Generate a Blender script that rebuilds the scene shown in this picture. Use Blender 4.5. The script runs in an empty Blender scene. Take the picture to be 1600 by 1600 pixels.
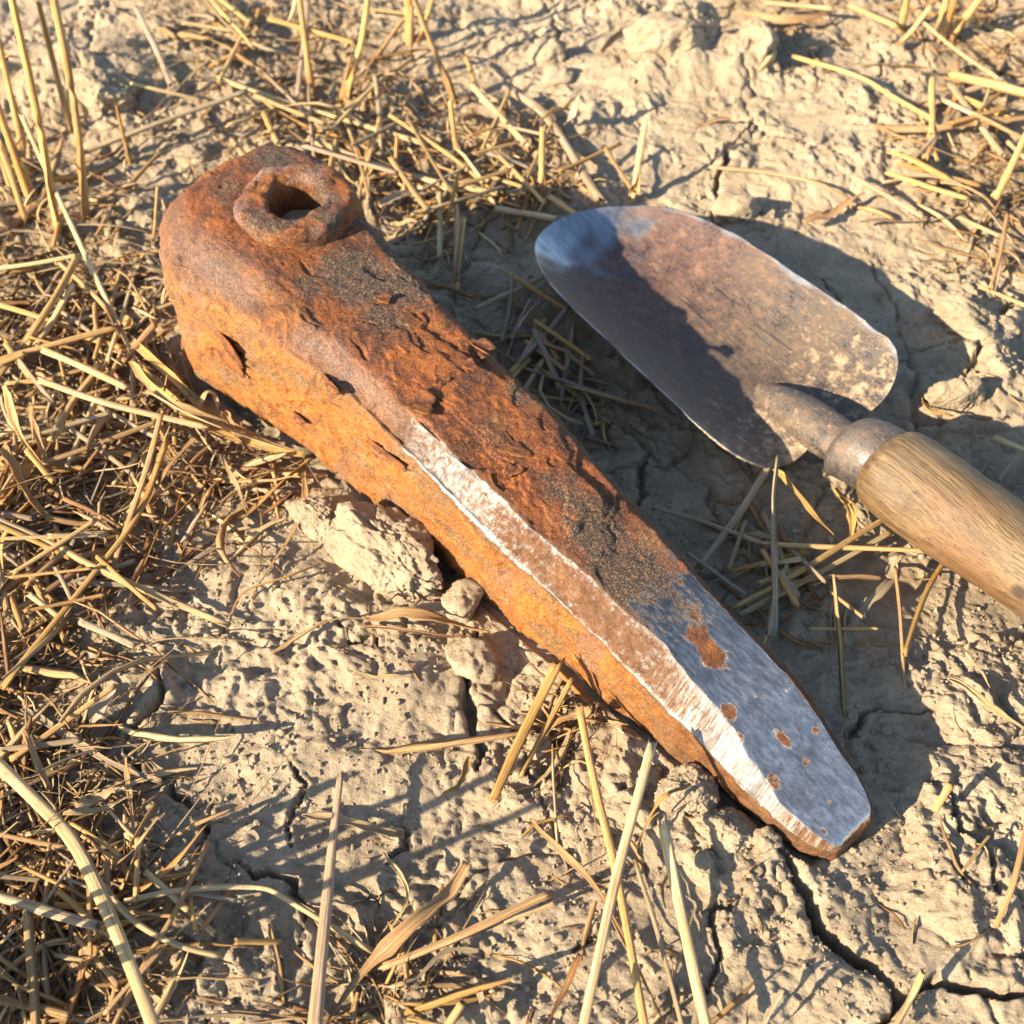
import bpy, math, random
import numpy as np
from mathutils import Vector, Matrix

# ------------------------------------------------------------------ camera, sky, sun, exposure
SC = bpy.context.scene
COL = SC.collection
CAM_H = 0.27
PITCH = math.radians(50.0)
HALF = math.radians(25.0)
cam_data = bpy.data.cameras.new('camera')
cam = bpy.data.objects.new('camera', cam_data)
COL.objects.link(cam)
cam.location = (0, 0, CAM_H)
cam.rotation_euler = (math.pi / 2 - PITCH, 0, 0)
cam_data.sensor_width = 24.0
cam_data.sensor_height = 24.0
cam_data.lens = 12.0 / math.tan(HALF)
cam_data.clip_start = 0.005
cam_data.clip_end = 500
cam_data.dof.use_dof = True
cam_data.dof.focus_distance = 0.30
cam_data.dof.aperture_fstop = 13.0
SC.camera = cam

SUN_ELEV = math.radians(25.0)
SUN_AZ = math.radians(30.0)          # light travels towards +x and a little +y
world = bpy.data.worlds.new('World')
SC.world = world
world.use_nodes = True
wn = world.node_tree.nodes
wn.clear()
sky = wn.new('ShaderNodeTexSky')
sky.sky_type = 'NISHITA'
sky.sun_disc = False
sky.sun_elevation = SUN_ELEV
sky.sun_rotation = math.radians(240.0)
sky.air_density = 1.0
sky.dust_density = 0.6
sky.ozone_density = 1.6
bg = wn.new('ShaderNodeBackground')
bg.inputs['Strength'].default_value = 0.09
wo = wn.new('ShaderNodeOutputWorld')
world.node_tree.links.new(sky.outputs[0], bg.inputs[0])
world.node_tree.links.new(bg.outputs[0], wo.inputs[0])

sun_data = bpy.data.lights.new('sun', 'SUN')
sun_data.energy = 5.0
sun_data.angle = math.radians(0.55)
sun_data.color = (1.0, 0.84, 0.62)
sun = bpy.data.objects.new('sun', sun_data)
COL.objects.link(sun)
sd = Vector((math.cos(SUN_AZ) * math.cos(SUN_ELEV), math.sin(SUN_AZ) * math.cos(SUN_ELEV), -math.sin(SUN_ELEV)))
sun.rotation_euler = sd.to_track_quat('-Z', 'Y').to_euler()
sun.location = (-1, -0.6, 1)

SC.view_settings.view_transform = 'Standard'
SC.view_settings.look = 'None'
SC.view_settings.exposure = 1.6
SC.view_settings.gamma = 1.0
SC.view_settings.use_curve_mapping = False
SC.cycles.max_bounces = 6

# ------------------------------------------------------------------ helpers: photograph measurements to metres
RNG = np.random.default_rng(7)
FPX = 800 / math.tan(HALF)
cP, sP = math.cos(PITCH), math.sin(PITCH)

def un(x, y, z=0.0):
    """the place, at height z, that a measured photograph position belongs to"""
    dx, dy = (x - 800.0), -(y - 800.0)
    d = np.array([dx, dy * sP + FPX * cP, dy * cP - FPX * sP])
    return np.array([0, 0, CAM_H]) + d * (z - CAM_H) / d[2]

def un_y(x, y, Y):
    dx, dy = (x - 800.0), -(y - 800.0)
    d = np.array([dx, dy * sP + FPX * cP, dy * cP - FPX * sP])
    return np.array([0, 0, CAM_H]) + d * (Y / d[1])

def pr(X, Y, Z):
    w = Y * cP - (Z - CAM_H) * sP
    w = np.where(np.abs(w) < 1e-4, 1e-4, w)
    u = Y * sP + (Z - CAM_H) * cP
    return 800 + FPX * X / w, 800 - FPX * u / w, w

# ------------------------------------------------------------------ noise (numpy)
def _hash(ix, iy, iz, seed):
    h = (ix.astype(np.int64) * 374761393 + iy.astype(np.int64) * 668265263 + iz.astype(np.int64) * 2147483647 + seed * 974634777) & 0xFFFFFFFF
    h = ((h ^ (h >> 13)) * 1274126177) & 0xFFFFFFFF
    h = ((h ^ (h >> 16)) * 2246822519) & 0xFFFFFFFF
    return ((h ^ (h >> 15)) & 0xFFFF) / 65535.0

def vn2(x, y, seed=0):
    ix, iy = np.floor(x), np.floor(y)
    fx, fy = x - ix, y - iy
    def g(a, b):
        ang = _hash(ix + a, iy + b, ix * 0, seed) * 6.2831853
        return np.cos(ang) * (fx - a) + np.sin(ang) * (fy - b)
    ux = fx * fx * fx * (fx * (fx * 6 - 15) + 10)
    uy = fy * fy * fy * (fy * (fy * 6 - 15) + 10)
    a = g(0, 0) * (1 - ux) + g(1, 0) * ux
    b = g(0, 1) * (1 - ux) + g(1, 1) * ux
    return (a * (1 - uy) + b * uy) * 1.5

def fbm2(x, y, s, octv=4, gain=0.5, seed=0):
    t = 0; a = 1.0
    for i in range(octv):
        t = t + a * vn2(x / s + 17.3 * i, y / s - 9.1 * i, seed + i)
        s *= 0.5; a *= gain
    return t

def vn3(p, s, seed=0):
    q = p / s
    i = np.floor(q); f = q - i
    u = f * f * (3 - 2 * f)
    r = 0
    for a in (0, 1):
        wa = u[:, 0] if a else 1 - u[:, 0]
        for b in (0, 1):
            wb = u[:, 1] if b else 1 - u[:, 1]
            for c in (0, 1):
                wc = u[:, 2] if c else 1 - u[:, 2]
                r = r + wa * wb * wc * _hash(i[:, 0] + a, i[:, 1] + b, i[:, 2] + c, seed)
    return r * 2 - 1

def fbm3(p, s, octv=4, gain=0.5, seed=0):
    t = 0; a = 1.0
    for i in range(octv):
        t = t + a * vn3(p + 0.37 * i, s, seed + i)
        s *= 0.5; a *= gain
    return t

def voro2(x, y, s, seed=0):
    """distance to cell edge (in cells), cell random value"""
    qx, qy = x / s, y / s
    ix, iy = np.floor(qx), np.floor(qy)
    f1 = np.full(x.shape, 9.0); f2 = np.full(x.shape, 9.0); rid = np.zeros(x.shape)
    for a in (-1, 0, 1):
        for b in (-1, 0, 1):
            cx = ix + a + _hash(ix + a, iy + b, ix * 0, seed) * 0.9
            cy = iy + b + _hash(ix + a, iy + b, ix * 0 + 5, seed) * 0.9
            d = np.hypot(cx - qx, cy - qy)
            r = _hash(ix + a, iy + b, ix * 0 + 9, seed)
            m = d < f1
            f2 = np.where(m, f1, np.minimum(f2, d))
            rid = np.where(m, r, rid)
            f1 = np.where(m, d, f1)
    return f2 - f1, rid

def sstep(a, b, x):
    t = np.clip((x - a) / (b - a), 0, 1)
    return t * t * (3 - 2 * t)

# ------------------------------------------------------------------ mesh helpers
def mesh_np(name, V, Fq, mat=None, smooth=True, attrs=None, Ft=None):
    V = np.asarray(V, np.float32)
    me = bpy.data.meshes.new(name)
    nq = len(Fq) if Fq is not None else 0
    nt = len(Ft) if Ft is not None else 0
    me.vertices.add(len(V)); me.vertices.foreach_set('co', V.ravel())
    loops = []
    if nq: loops.append(np.asarray(Fq, np.int32).ravel())
    if nt: loops.append(np.asarray(Ft, np.int32).ravel())
    L = np.concatenate(loops)
    me.loops.add(len(L)); me.loops.foreach_set('vertex_index', L)
    st = np.concatenate([np.arange(nq) * 4, nq * 4 + np.arange(nt) * 3]).astype(np.int32)
    me.polygons.add(nq + nt); me.polygons.foreach_set('loop_start', st)
    me.update(calc_edges=True)
    me.polygons.foreach_set('use_smooth', np.full(nq + nt, smooth))
    for k, v in (attrs or {}).items():
        v = np.asarray(v, np.float32)
        if v.ndim == 1:
            a = me.attributes.new(k, 'FLOAT', 'POINT'); a.data.foreach_set('value', v)
        elif v.shape[1] == 3:
            a = me.attributes.new(k, 'FLOAT_VECTOR', 'POINT'); a.data.foreach_set('vector', v.ravel())
        else:
            a = me.attributes.new(k, 'FLOAT_COLOR', 'POINT'); a.data.foreach_set('color', v.ravel())
    if mat: me.materials.append(mat)
    return me

def obj(name, me, parent=None, loc=None):
    o = bpy.data.objects.new(name, me)
    COL.objects.link(o)
    if parent: o.parent = parent
    if loc is not None: o.location = tuple(float(c) for c in loc)
    return o

def tag(o, label=None, cat=None, group=None, kind=None):
    if label: o['label'] = label
    if cat: o['category'] = cat
    if group: o['group'] = group
    if kind: o['kind'] = kind
    return o

def grid_quads(nu, nv, wrap_v=False, base=0):
    i = np.arange(nu - 1)[:, None]
    j = np.arange(nv if wrap_v else nv - 1)[None, :]
    j2 = (j + 1) % nv
    q = np.stack([i * nv + j + 0 * i, i * nv + j2, (i + 1) * nv + j2, (i + 1) * nv + j + 0 * i], -1)
    return q.reshape(-1, 4) + base

# ------------------------------------------------------------------ material helpers
class NT:
    def __init__(self, name):
        self.m = bpy.data.materials.new(name); self.m.use_nodes = True
        self.t = self.m.node_tree; self.t.nodes.clear()
        self.out = self.n('ShaderNodeOutputMaterial'); self.p = self.n('ShaderNodeBsdfPrincipled')
        self.t.links.new(self.p.outputs[0], self.out.inputs[0])
    def n(self, t): return self.t.nodes.new(t)
    def put(self, sock, v):
        if isinstance(v, bpy.types.NodeSocket): self.t.links.new(v, sock)
        elif isinstance(v, (tuple, list)) and len(v) == 3 and sock.type == 'RGBA': sock.default_value = (*v, 1)
        else: sock.default_value = v
    def attr(self, name, out='Fac'):
        a = self.n('ShaderNodeAttribute'); a.attribute_name = name; return a.outputs[out]
    def coord(self): return self.n('ShaderNodeTexCoord').outputs['Object']
    def map(self, v, scale):
        a = self.n('ShaderNodeMapping'); self.put(a.inputs['Vector'], v); a.inputs['Scale'].default_value = scale; return a.outputs[0]
    def noise(self, v, scale, detail=4, rough=0.55, dist=0.0):
        a = self.n('ShaderNodeTexNoise'); self.put(a.inputs['Vector'], v)
        a.inputs['Scale'].default_value = scale; a.inputs['Detail'].default_value = detail
        a.inputs['Roughness'].default_value = rough; a.inputs['Distortion'].default_value = dist
        return a.outputs[0]
    def voro(self, v, scale, feat='F1'):
        a = self.n('ShaderNodeTexVoronoi'); a.feature = feat; self.put(a.inputs['Vector'], v); a.inputs['Scale'].default_value = scale
        return a.outputs['Distance']
    def rng(self, v, a, b, c=0.0, d=1.0):
        m = self.n('ShaderNodeMapRange'); self.put(m.inputs[0], v)
        for i, k in enumerate((a, b, c, d)): self.put(m.inputs[i + 1], k)
        return m.outputs[0]
    def math(self, op, a, b=0.0):
        m = self.n('ShaderNodeMath'); m.operation = op; self.put(m.inputs[0], a); self.put(m.inputs[1], b); return m.outputs[0]
    def mix(self, f, a, b, mode='MIX'):
        m = self.n('ShaderNodeMix'); m.data_type = 'RGBA'; m.blend_type = mode
        self.put(m.inputs['Factor'], f); self.put(m.inputs[6], a); self.put(m.inputs[7], b); return m.outputs[2]
    def mixf(self, f, a, b):
        m = self.n('ShaderNodeMix'); m.data_type = 'FLOAT'
        self.put(m.inputs['Factor'], f); self.put(m.inputs[2], a); self.put(m.inputs[3], b); return m.outputs[0]
    def bump(self, h, strength, dist, nrm=None):
        b = self.n('ShaderNodeBump'); self.put(b.inputs['Height'], h); self.put(b.inputs['Strength'], strength)
        b.inputs['Distance'].default_value = dist
        if nrm is not None: self.put(b.inputs['Normal'], nrm)
        return b.outputs[0]
    def set(self, **k):
        for a, v in k.items(): self.put(self.p.inputs[a.replace('_', ' ')], v)
        return self.m

def mat_clay(name, litter=True):
    t = NT(name); c = t.coord()
    big = t.noise(c, 14, 4, 0.6); mid = t.noise(c, 90, 5, 0.65); fine = t.noise(c, 700, 5, 0.75); grit = t.noise(c, 2200, 3, 0.7)
    col = t.mix(t.rng(big, 0.35, 0.65), (0.42, 0.325, 0.212), (0.52, 0.412, 0.275))
    col = t.mix(t.rng(mid, 0.5, 0.72), col, (0.58, 0.472, 0.33))
    col = t.mix(t.rng(mid, 0.46, 0.28), col, (0.34, 0.262, 0.175))
    col = t.mix(t.rng(fine, 0.54, 0.68, 0, 0.6), col, (0.25, 0.18, 0.11))
    col = t.mix(t.rng(fine, 0.44, 0.32, 0, 0.5), col, (0.58, 0.50, 0.375))
    col = t.mix(t.rng(grit, 0.56, 0.66, 0, 0.5), col, (0.22, 0.16, 0.105))
    col = t.mix(t.rng(grit, 0.42, 0.34, 0, 0.4), col, (0.62, 0.54, 0.42))
    if litter:
        lit = t.attr('litter')
        f = t.math('MULTIPLY', lit, t.rng(t.noise(c, 160, 5, 0.7), 0.32, 0.6))
        dust = t.mix(t.noise(c, 700, 3, 0.7), (0.20, 0.125, 0.06), (0.38, 0.26, 0.14))
        col = t.mix(t.math('MULTIPLY', f, 0.8), col, dust)
    b1 = t.bump(t.noise(c, 330, 7, 0.78), 0.8, 0.0022)
    b2 = t.bump(t.noise(c, 1500, 4, 0.75), 0.8, 0.0008, b1)
    pits = t.rng(t.voro(c, 430), 0.0, 0.4)
    b3 = t.bump(pits, 0.22, 0.0008, b2)
    return t.set(Base_Color=col, Roughness=0.95, Specular_IOR_Level=0.15, Normal=b3)

M_CLAY = mat_clay('dry_clay')
M_CLOD = mat_clay('clod_clay', False)

def mat_straw():
    t = NT('dry_straw')
    fib = t.attr('fib', 'Vector'); tint = t.attr('tint', 'Color')
    st = t.noise(t.map(fib, (5.5, 5.5, 0.55)), 1.0, 4, 0.68)
    bl = t.noise(t.map(fib, (0.5, 0.5, 2.2)), 1.0, 4, 0.6)
    sp = t.noise(t.map(fib, (1.5, 1.5, 14.0)), 1.0, 3, 0.6)
    col = t.mix(t.rng(st, 0.40, 0.62), t.mix(1.0, tint, (0.48, 0.38, 0.28), 'MULTIPLY'), t.mix(1.0, tint, (1.16, 1.13, 1.08), 'MULTIPLY'))
    col = t.mix(t.rng(bl, 0.52, 0.72, 0, 0.6), col, t.mix(1.0, tint, (0.66, 0.52, 0.38), 'MULTIPLY'))
    col = t.mix(t.rng(sp, 0.66, 0.76, 0, 0.5), col, (0.11, 0.065, 0.03))
    b = t.bump(st, 0.8, 0.0009)
    m = t.set(Base_Color=col, Roughness=t.rng(bl, 0.3, 0.7, 0.5, 0.7), Specular_IOR_Level=0.3, Normal=b)
    return m
M_STRAW = mat_straw()

def mat_wedge():
    t = NT('rusted_iron'); c = t.coord()
    steel = t.attr('steel'); white = t.attr('white'); dark = t.attr('dark'); side = t.attr('side'); pale = t.attr('pale')
    sx = t.n('ShaderNodeSeparateXYZ'); t.put(sx.inputs[0], c); X = sx.outputs[0]
    n0 = t.noise(c, 26, 3, 0.5, 0.6); n1 = t.noise(c, 75, 6, 0.62, 0.5); n2 = t.noise(c, 260, 6, 0.68, 0.3); g = t.noise(c, 1700, 3, 0.75); g2 = t.noise(c, 3200, 2, 0.7)
    # top: dark maroon brown to orange
    top = t.mix(t.rng(n1, 0.38, 0.58), (0.075, 0.028, 0.017), (0.30, 0.088, 0.021))
    top = t.mix(t.rng(n2, 0.53, 0.68, 0, 0.85), top, (0.46, 0.16, 0.032))
    top = t.mix(t.rng(n2, 0.46, 0.32), top, (0.085, 0.04, 0.028))
    top = t.mix(t.rng(n0, 0.56, 0.68, 0, 0.7), top, t.mix(t.rng(n2, 0.4, 0.6), (0.13, 0.05, 0.03), (0.30, 0.18, 0.085)))
    # flank, orange to ochre with olive and violet grey stains
    sd_ = t.mix(t.rng(n1, 0.36, 0.64), (0.25, 0.080, 0.018), (0.42, 0.150, 0.027))
    sd_ = t.mix(t.rng(n2, 0.5, 0.66, 0, 0.9), sd_, (0.50, 0.215, 0.044))
    sd_ = t.mix(t.rng(t.noise(t.map(c, (1, 1.5, 2)), 70, 5, 0.6), 0.50, 0.60, 0, 0.85), sd_, (0.19, 0.115, 0.055))
    sd_ = t.mix(t.rng(t.noise(t.map(c, (1.3, 1, 1)), 48, 5, 0.6), 0.55, 0.64, 0, 0.7), sd_, (0.22, 0.13, 0.10))
    sd_ = t.mix(t.rng(n2, 0.44, 0.34, 0, 0.75), sd_, (0.13, 0.055, 0.022))
    col = t.mix(side, top, sd_)
    dk = t.rng(t.math('ADD', dark, t.math('MULTIPLY', t.math('SUBTRACT', n2, 0.5), 1.5)), 0.28, 0.62)
    dk = t.math('MULTIPLY', dk, t.rng(dark, 0.05, 0.3))
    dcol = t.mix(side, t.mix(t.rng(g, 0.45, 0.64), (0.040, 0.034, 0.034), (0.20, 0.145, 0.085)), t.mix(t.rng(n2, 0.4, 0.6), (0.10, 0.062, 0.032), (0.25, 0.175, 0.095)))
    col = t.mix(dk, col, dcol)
    # rust grain
    col = t.mix(t.rng(g, 0.53, 0.62, 0, 0.6), col, t.mix(side, (0.42, 0.17, 0.05), (0.58, 0.30, 0.09)))
    col = t.mix(t.rng(g, 0.47, 0.38, 0, 0.75), col, t.mix(side, (0.045, 0.022, 0.016), (0.15, 0.062, 0.022)))
    col = t.mix(t.rng(X, 0.140, 0.172, 0, 0.7), col, t.mix(t.rng(n2, 0.4, 0.6), (0.075, 0.036, 0.018), (0.19, 0.075, 0.026)))
    # worn pale ridge
    pl = t.math('MULTIPLY', pale, t.rng(g2, 0.38, 0.6, 0.25, 1.0))
    col = t.mix(pl, col, t.mix(t.rng(g, 0.42, 0.58), (0.20, 0.15, 0.13), (0.38, 0.32, 0.30)))
    col = t.mix(t.rng(white, 0.02, 0.2, 0, 0.75), col, t.mix(t.rng(n2, 0.4, 0.6), (0.13, 0.060, 0.026), (0.21, 0.11, 0.053)))
    # bare metal
    brush = t.noise(t.map(c, (140, 900, 900)), 1.0, 5, 0.65)
    brushw = t.noise(t.map(c, (1900, 150, 150)), 1.0, 4, 0.7)
    spk = t.mixf(t.rng(X, 0.148, 0.172), t.noise(c, 620, 6, 0.78), brushw)
    wspk = t.rng(t.math('ADD', white, t.math('MULTIPLY', t.math('SUBTRACT', spk, 0.5), 1.7)), 0.30, 0.66)
    wspk = t.math('MULTIPLY', wspk, t.rng(white, 0.02, 0.12))
    smask = t.rng(t.math('ADD', steel, t.math('MULTIPLY', t.math('SUBTRACT', t.noise(t.map(c, (1, 3.0, 3.0)), 190, 7, 0.8), 0.5), 1.7)), 0.45, 0.60)
    met = t.math('MAXIMUM', wspk, smask)
    scol = t.mix(t.rng(brush, 0.38, 0.62), (0.50, 0.465, 0.42), (0.74, 0.69, 0.62))
    scol = t.mix(t.rng(t.noise(t.map(c, (1, 1.8, 1)), 95, 6, 0.68), 0.50, 0.68, 0, 0.7), scol, (0.26, 0.21, 0.17))
    scol = t.mix(t.rng(t.noise(t.map(c, (1, 4, 4)), 420, 3, 0.7), 0.60, 0.68, 0, 0.7), scol, (0.14, 0.11, 0.09))
    scol = t.mix(t.rng(t.math('ADD', X, t.math('MULTIPLY', t.math('SUBTRACT', brush, 0.5), 0.03)), 0.140, 0.176, 0.8, 0.0), scol, (0.15, 0.135, 0.12))
    wcol = t.mix(t.rng(brushw, 0.35, 0.6), (0.12, 0.112, 0.105), (0.27, 0.262, 0.255))
    mcol = t.mix(wspk, scol, wcol)
    col = t.mix(met, col, mcol)
    rough = t.mixf(met, t.mixf(pl, t.rng(n2, 0.3, 0.7, 0.6, 0.85), 0.5), t.mixf(wspk, t.rng(brush, 0.3, 0.7, 0.20, 0.34), t.rng(brushw, 0.35, 0.65, 0.62, 0.48)))
    rh = t.noise(c, 850, 6, 0.78)
    b = t.bump(rh, t.mixf(met, 0.85, 0.03), 0.0013)
    b = t.bump(n2, t.mixf(met, 0.6, 0.03), 0.0022, b)
    b = t.bump(brush, t.mixf(smask, 0.0, 0.16), 0.0004, b)
    b = t.bump(brushw, t.mixf(wspk, 0.0, 0.3), 0.0004, b)
    return t.set(Base_Color=col, Metallic=t.math('MULTIPLY', met, 0.95), Roughness=rough, Specular_IOR_Level=t.mixf(met, 0.3, 0.5), Normal=b)
M_WEDGE = mat_wedge()

def mat_flake():
    t = NT('flaking_rust'); c = t.coord()
    n1 = t.noise(c, 160, 5, 0.65); g = t.noise(c, 1500, 3, 0.75)
    col = t.mix(t.rng(n1, 0.42, 0.58), (0.07, 0.030, 0.018), (0.23, 0.078, 0.022))
    col = t.mix(t.rng(n1, 0.6, 0.75), col, (0.18, 0.11, 0.052))
    col = t.mix(t.rng(g, 0.53, 0.64, 0, 0.6), col, (0.30, 0.13, 0.045))
    col = t.mix(t.rng(g, 0.47, 0.38, 0, 0.6), col, (0.035, 0.018, 0.013))
    return t.set(Base_Color=col, Roughness=0.8, Specular_IOR_Level=0.25, Normal=t.bump(t.noise(c, 900, 5, 0.75), 0.7, 0.0006))
M_FLAKE = mat_flake()

def mat_blade():
    t = NT('trowel_steel'); c = t.coord()
    shine = t.attr('shine'); mud = t.attr('mud')
    n1 = t.noise(c, 30, 5, 0.6, 0.5); n2 = t.noise(t.map(c, (1, 1.6, 1)), 170, 6, 0.68); g = t.noise(c, 1100, 4, 0.74)
    scr = t.noise(t.map(c, (60, 700, 700)), 1.0, 4, 0.65)
    bright = t.mix(t.rng(scr, 0.35, 0.68), (0.30, 0.31, 0.33), (0.50, 0.50, 0.52))
    blued = t.mix(t.rng(n2, 0.36, 0.66), (0.045, 0.05, 0.064), (0.115, 0.115, 0.122))
    steel = t.mix(shine, blued, bright)
    sx = t.n('ShaderNodeSeparateXYZ'); t.put(sx.inputs[0], c); X = sx.outputs[0]
    far_ = t.rng(t.math('ADD', X, t.math('MULTIPLY', t.math('SUBTRACT', n1, 0.5), 0.09)), 0.055, 0.095)
    pat = t.mix(far_, (0.125, 0.055, 0.030), (0.115, 0.078, 0.045))
    gs = t.noise(t.map(c, (300, 1500, 1500)), 1.0, 5, 0.75)
    pat = t.mix(t.rng(n2, 0.54, 0.72, 0, 0.7), pat, (0.30, 0.14, 0.06))
    pat = t.mix(t.rng(gs, 0.47, 0.38, 0, 0.7), pat, (0.075, 0.055, 0.05))
    pat = t.mix(t.rng(gs, 0.54, 0.64, 0, 0.8), pat, (0.24, 0.145, 0.082))
    fm = t.rng(t.math('ADD', t.math('MULTIPLY', n1, 0.35), t.math('ADD', t.math('MULTIPLY', n2, 0.25), t.math('MULTIPLY', g, 0.5))), 0.40, 0.57)
    fm = t.math('MULTIPLY', fm, t.rng(shine, 0.1, 0.8, 1.0, 0.05))
    fm = t.math('MULTIPLY', fm, 0.85)
    scr2 = t.noise(t.map(c, (35, 1600, 1600)), 1.0, 2, 0.6)
    fm = t.math('MULTIPLY', fm, t.rng(scr2, 0.60, 0.68, 1.0, 0.35))
    mm = t.rng(t.math('ADD', mud, t.math('MULTIPLY', t.math('SUBTRACT', t.noise(c, 240, 6, 0.72), 0.5), 1.7)), 0.50, 0.74)
    col = t.mix(fm, steel, pat)
    col = t.mix(t.math('MULTIPLY', mm, 0.9), col, (0.36, 0.262, 0.16))
    f = t.math('MAXIMUM', fm, mm)
    b = t.bump(scr, 0.10, 0.0004)
    b = t.bump(g, t.mixf(f, 0.05, 0.6), 0.0005, b)
    b = t.bump(mm, 0.5, 0.0006, b)
    return t.set(Base_Color=col, Metallic=t.math('SUBTRACT', 1.0, f), Roughness=t.mixf(f, t.rng(n2, 0.3, 0.7, 0.26, 0.44), 0.66), Normal=b)
M_BLADE = mat_blade()

_k = un(1590, 928, .021) - np.array([0.0198, 0.3680, 0.0])
KNOT = (float(_k @ np.array([.5675, -.8233, 0])), float(_k @ np.array([.8233, .5675, 0])), .021)
def mat_wood():
    t = NT('weathered_wood'); c = t.coord()
    wv = t.noise(t.map(c, (30, 30, 30)), 1.0, 2, 0.5)
    cc = t.n('ShaderNodeVectorMath'); cc.operation = 'ADD'; t.put(cc.inputs[0], c)
    sc_ = t.n('ShaderNodeVectorMath'); sc_.operation = 'SCALE'; sc_.inputs[3].default_value = 0.004
    cw = t.n('ShaderNodeCombineXYZ'); t.put(cw.inputs[1], wv); t.put(cw.inputs[2], wv); t.put(sc_.inputs[0], cw.outputs[0]); t.put(cc.inputs[1], sc_.outputs[0])
    v = cc.outputs[0]
    gr = t.noise(t.map(v, (12, 330, 330)), 1.0, 6, 0.68, 0.2)
    gr2 = t.noise(t.map(v, (55, 1700, 1700)), 1.0, 4, 0.72)
    pore = t.noise(t.map(v, (170, 2300, 2300)), 1.0, 2, 0.6)
    big = t.noise(t.map(c, (26, 60, 60)), 1.0, 5, 0.62)
    col = t.mix(t.rng(gr, 0.38, 0.60), (0.078, 0.044, 0.018), (0.205, 0.134, 0.060))
    col = t.mix(t.rng(big, 0.48, 0.62, 0, 0.75), col, (0.185, 0.137, 0.080))
    col = t.mix(t.rng(big, 0.46, 0.34, 0, 0.7), col, (0.165, 0.08, 0.032))
    col = t.mix(t.rng(gr2, 0.48, 0.60, 0, 0.75), col, (0.085, 0.045, 0.021))
    col = t.mix(t.rng(pore, 0.60, 0.68, 0, 0.9), col, (0.045, 0.024, 0.012))
    kn = t.n('ShaderNodeVectorMath'); kn.operation = 'DISTANCE'; t.put(kn.inputs[0], c); kn.inputs[1].default_value = KNOT
    col = t.mix(t.rng(t.math('ADD', kn.outputs['Value'], t.math('MULTIPLY', gr2, 0.002)), 0.0028, 0.0042, 0.9, 0.0), col, (0.035, 0.02, 0.012))
    b = t.bump(gr2, 0.6, 0.0005)
    b = t.bump(gr, 0.5, 0.0009, b)
    b = t.bump(pore, 0.4, 0.0004, b)
    return t.set(Base_Color=col, Roughness=t.rng(gr, 0.3, 0.7, 0.44, 0.62), Specular_IOR_Level=0.4, Normal=b)
M_WOOD = mat_wood()

# ------------------------------------------------------------------ wedge frame (needed by the ground as well)
WO = np.array([-0.0717, 0.2577, 0.0]); WD = np.array([0.7064, -0.7079, 0.0]); WN = np.array([0.7079, 0.7064, 0.0])
def w_world(s, l, z):
    s, l, z = np.asarray(s), np.asarray(l), np.asarray(z)
    return WO + s[..., None] * WD + l[..., None] * WN + z[..., None] * np.array([0, 0, 1.0])
def w_left(s): return np.interp(s, [-.0755, -.0740, -.0715, -.0680, -.0630, -.0570, -.050, -.043, -.02, .03, .1, .17, .205, .215], [.0210, .0150, .0090, .0040, -.0005, -.0048, -.0082, -.0102, -.0072, -.002, -.0035, -.0025, -.001, 0])
def w_right(s): return np.interp(s, [-.0755, -.0740, -.0705, -.0660, -.0585, -.046, -.027, -.002, .017, .04, .06, .085, .12, .142, .168, .19, .203, .2125], [.0520, .0560, .0605, .0635, .0650, .0632, .0565, .0495, .0462, .0428, .0408, .0388, .0342, .0318, .0285, .0258, .0229, .0200])
def w_top(s): return np.interp(s, [-.075, -.05, 0, .05, .09, .12, .15, .18, .2, .212], [.059, .0595, .057, .051, .0445, .039, .033, .026, .0185, .0125])
def w_topl(s): return np.interp(s, [-.075, -.05, 0, .05, .09, .12, .15, .17, .182, .195, .208, .213], [.059, .0595, .057, .051, .0445, .039, .0325, .0255, .0205, .0145, .0105, .009])
def w_ridge(s): return np.interp(s, [-.075, -.02, .04, .066, .09, .12, .15, .17, .19, .205, .213], [.054, .052, .0475, .0440, .0385, .0315, .0245, .0185, .0118, .0088, .0075])
def w_chl(s): return np.interp(s, [-.0755, -.0680, -.057, -.045, -.012, .02, .06, .1, .125, .143, .157, .17, .182, .195, .21], [.029, .016, .0075, .0050, .0072, .0060, .0045, .0042, .0048, .0058, .0058, .0048, .003, .0008, .0015])

# trowel frame: u from the blade tip to its shoulder, v to the right of it
TT = np.array([0.0198, 0.3680, 0.0]); TD = np.array([0.5675, -0.8233, 0.0]); TD /= np.linalg.norm(TD); TE = np.array([-TD[1], TD[0], 0.0])

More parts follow.
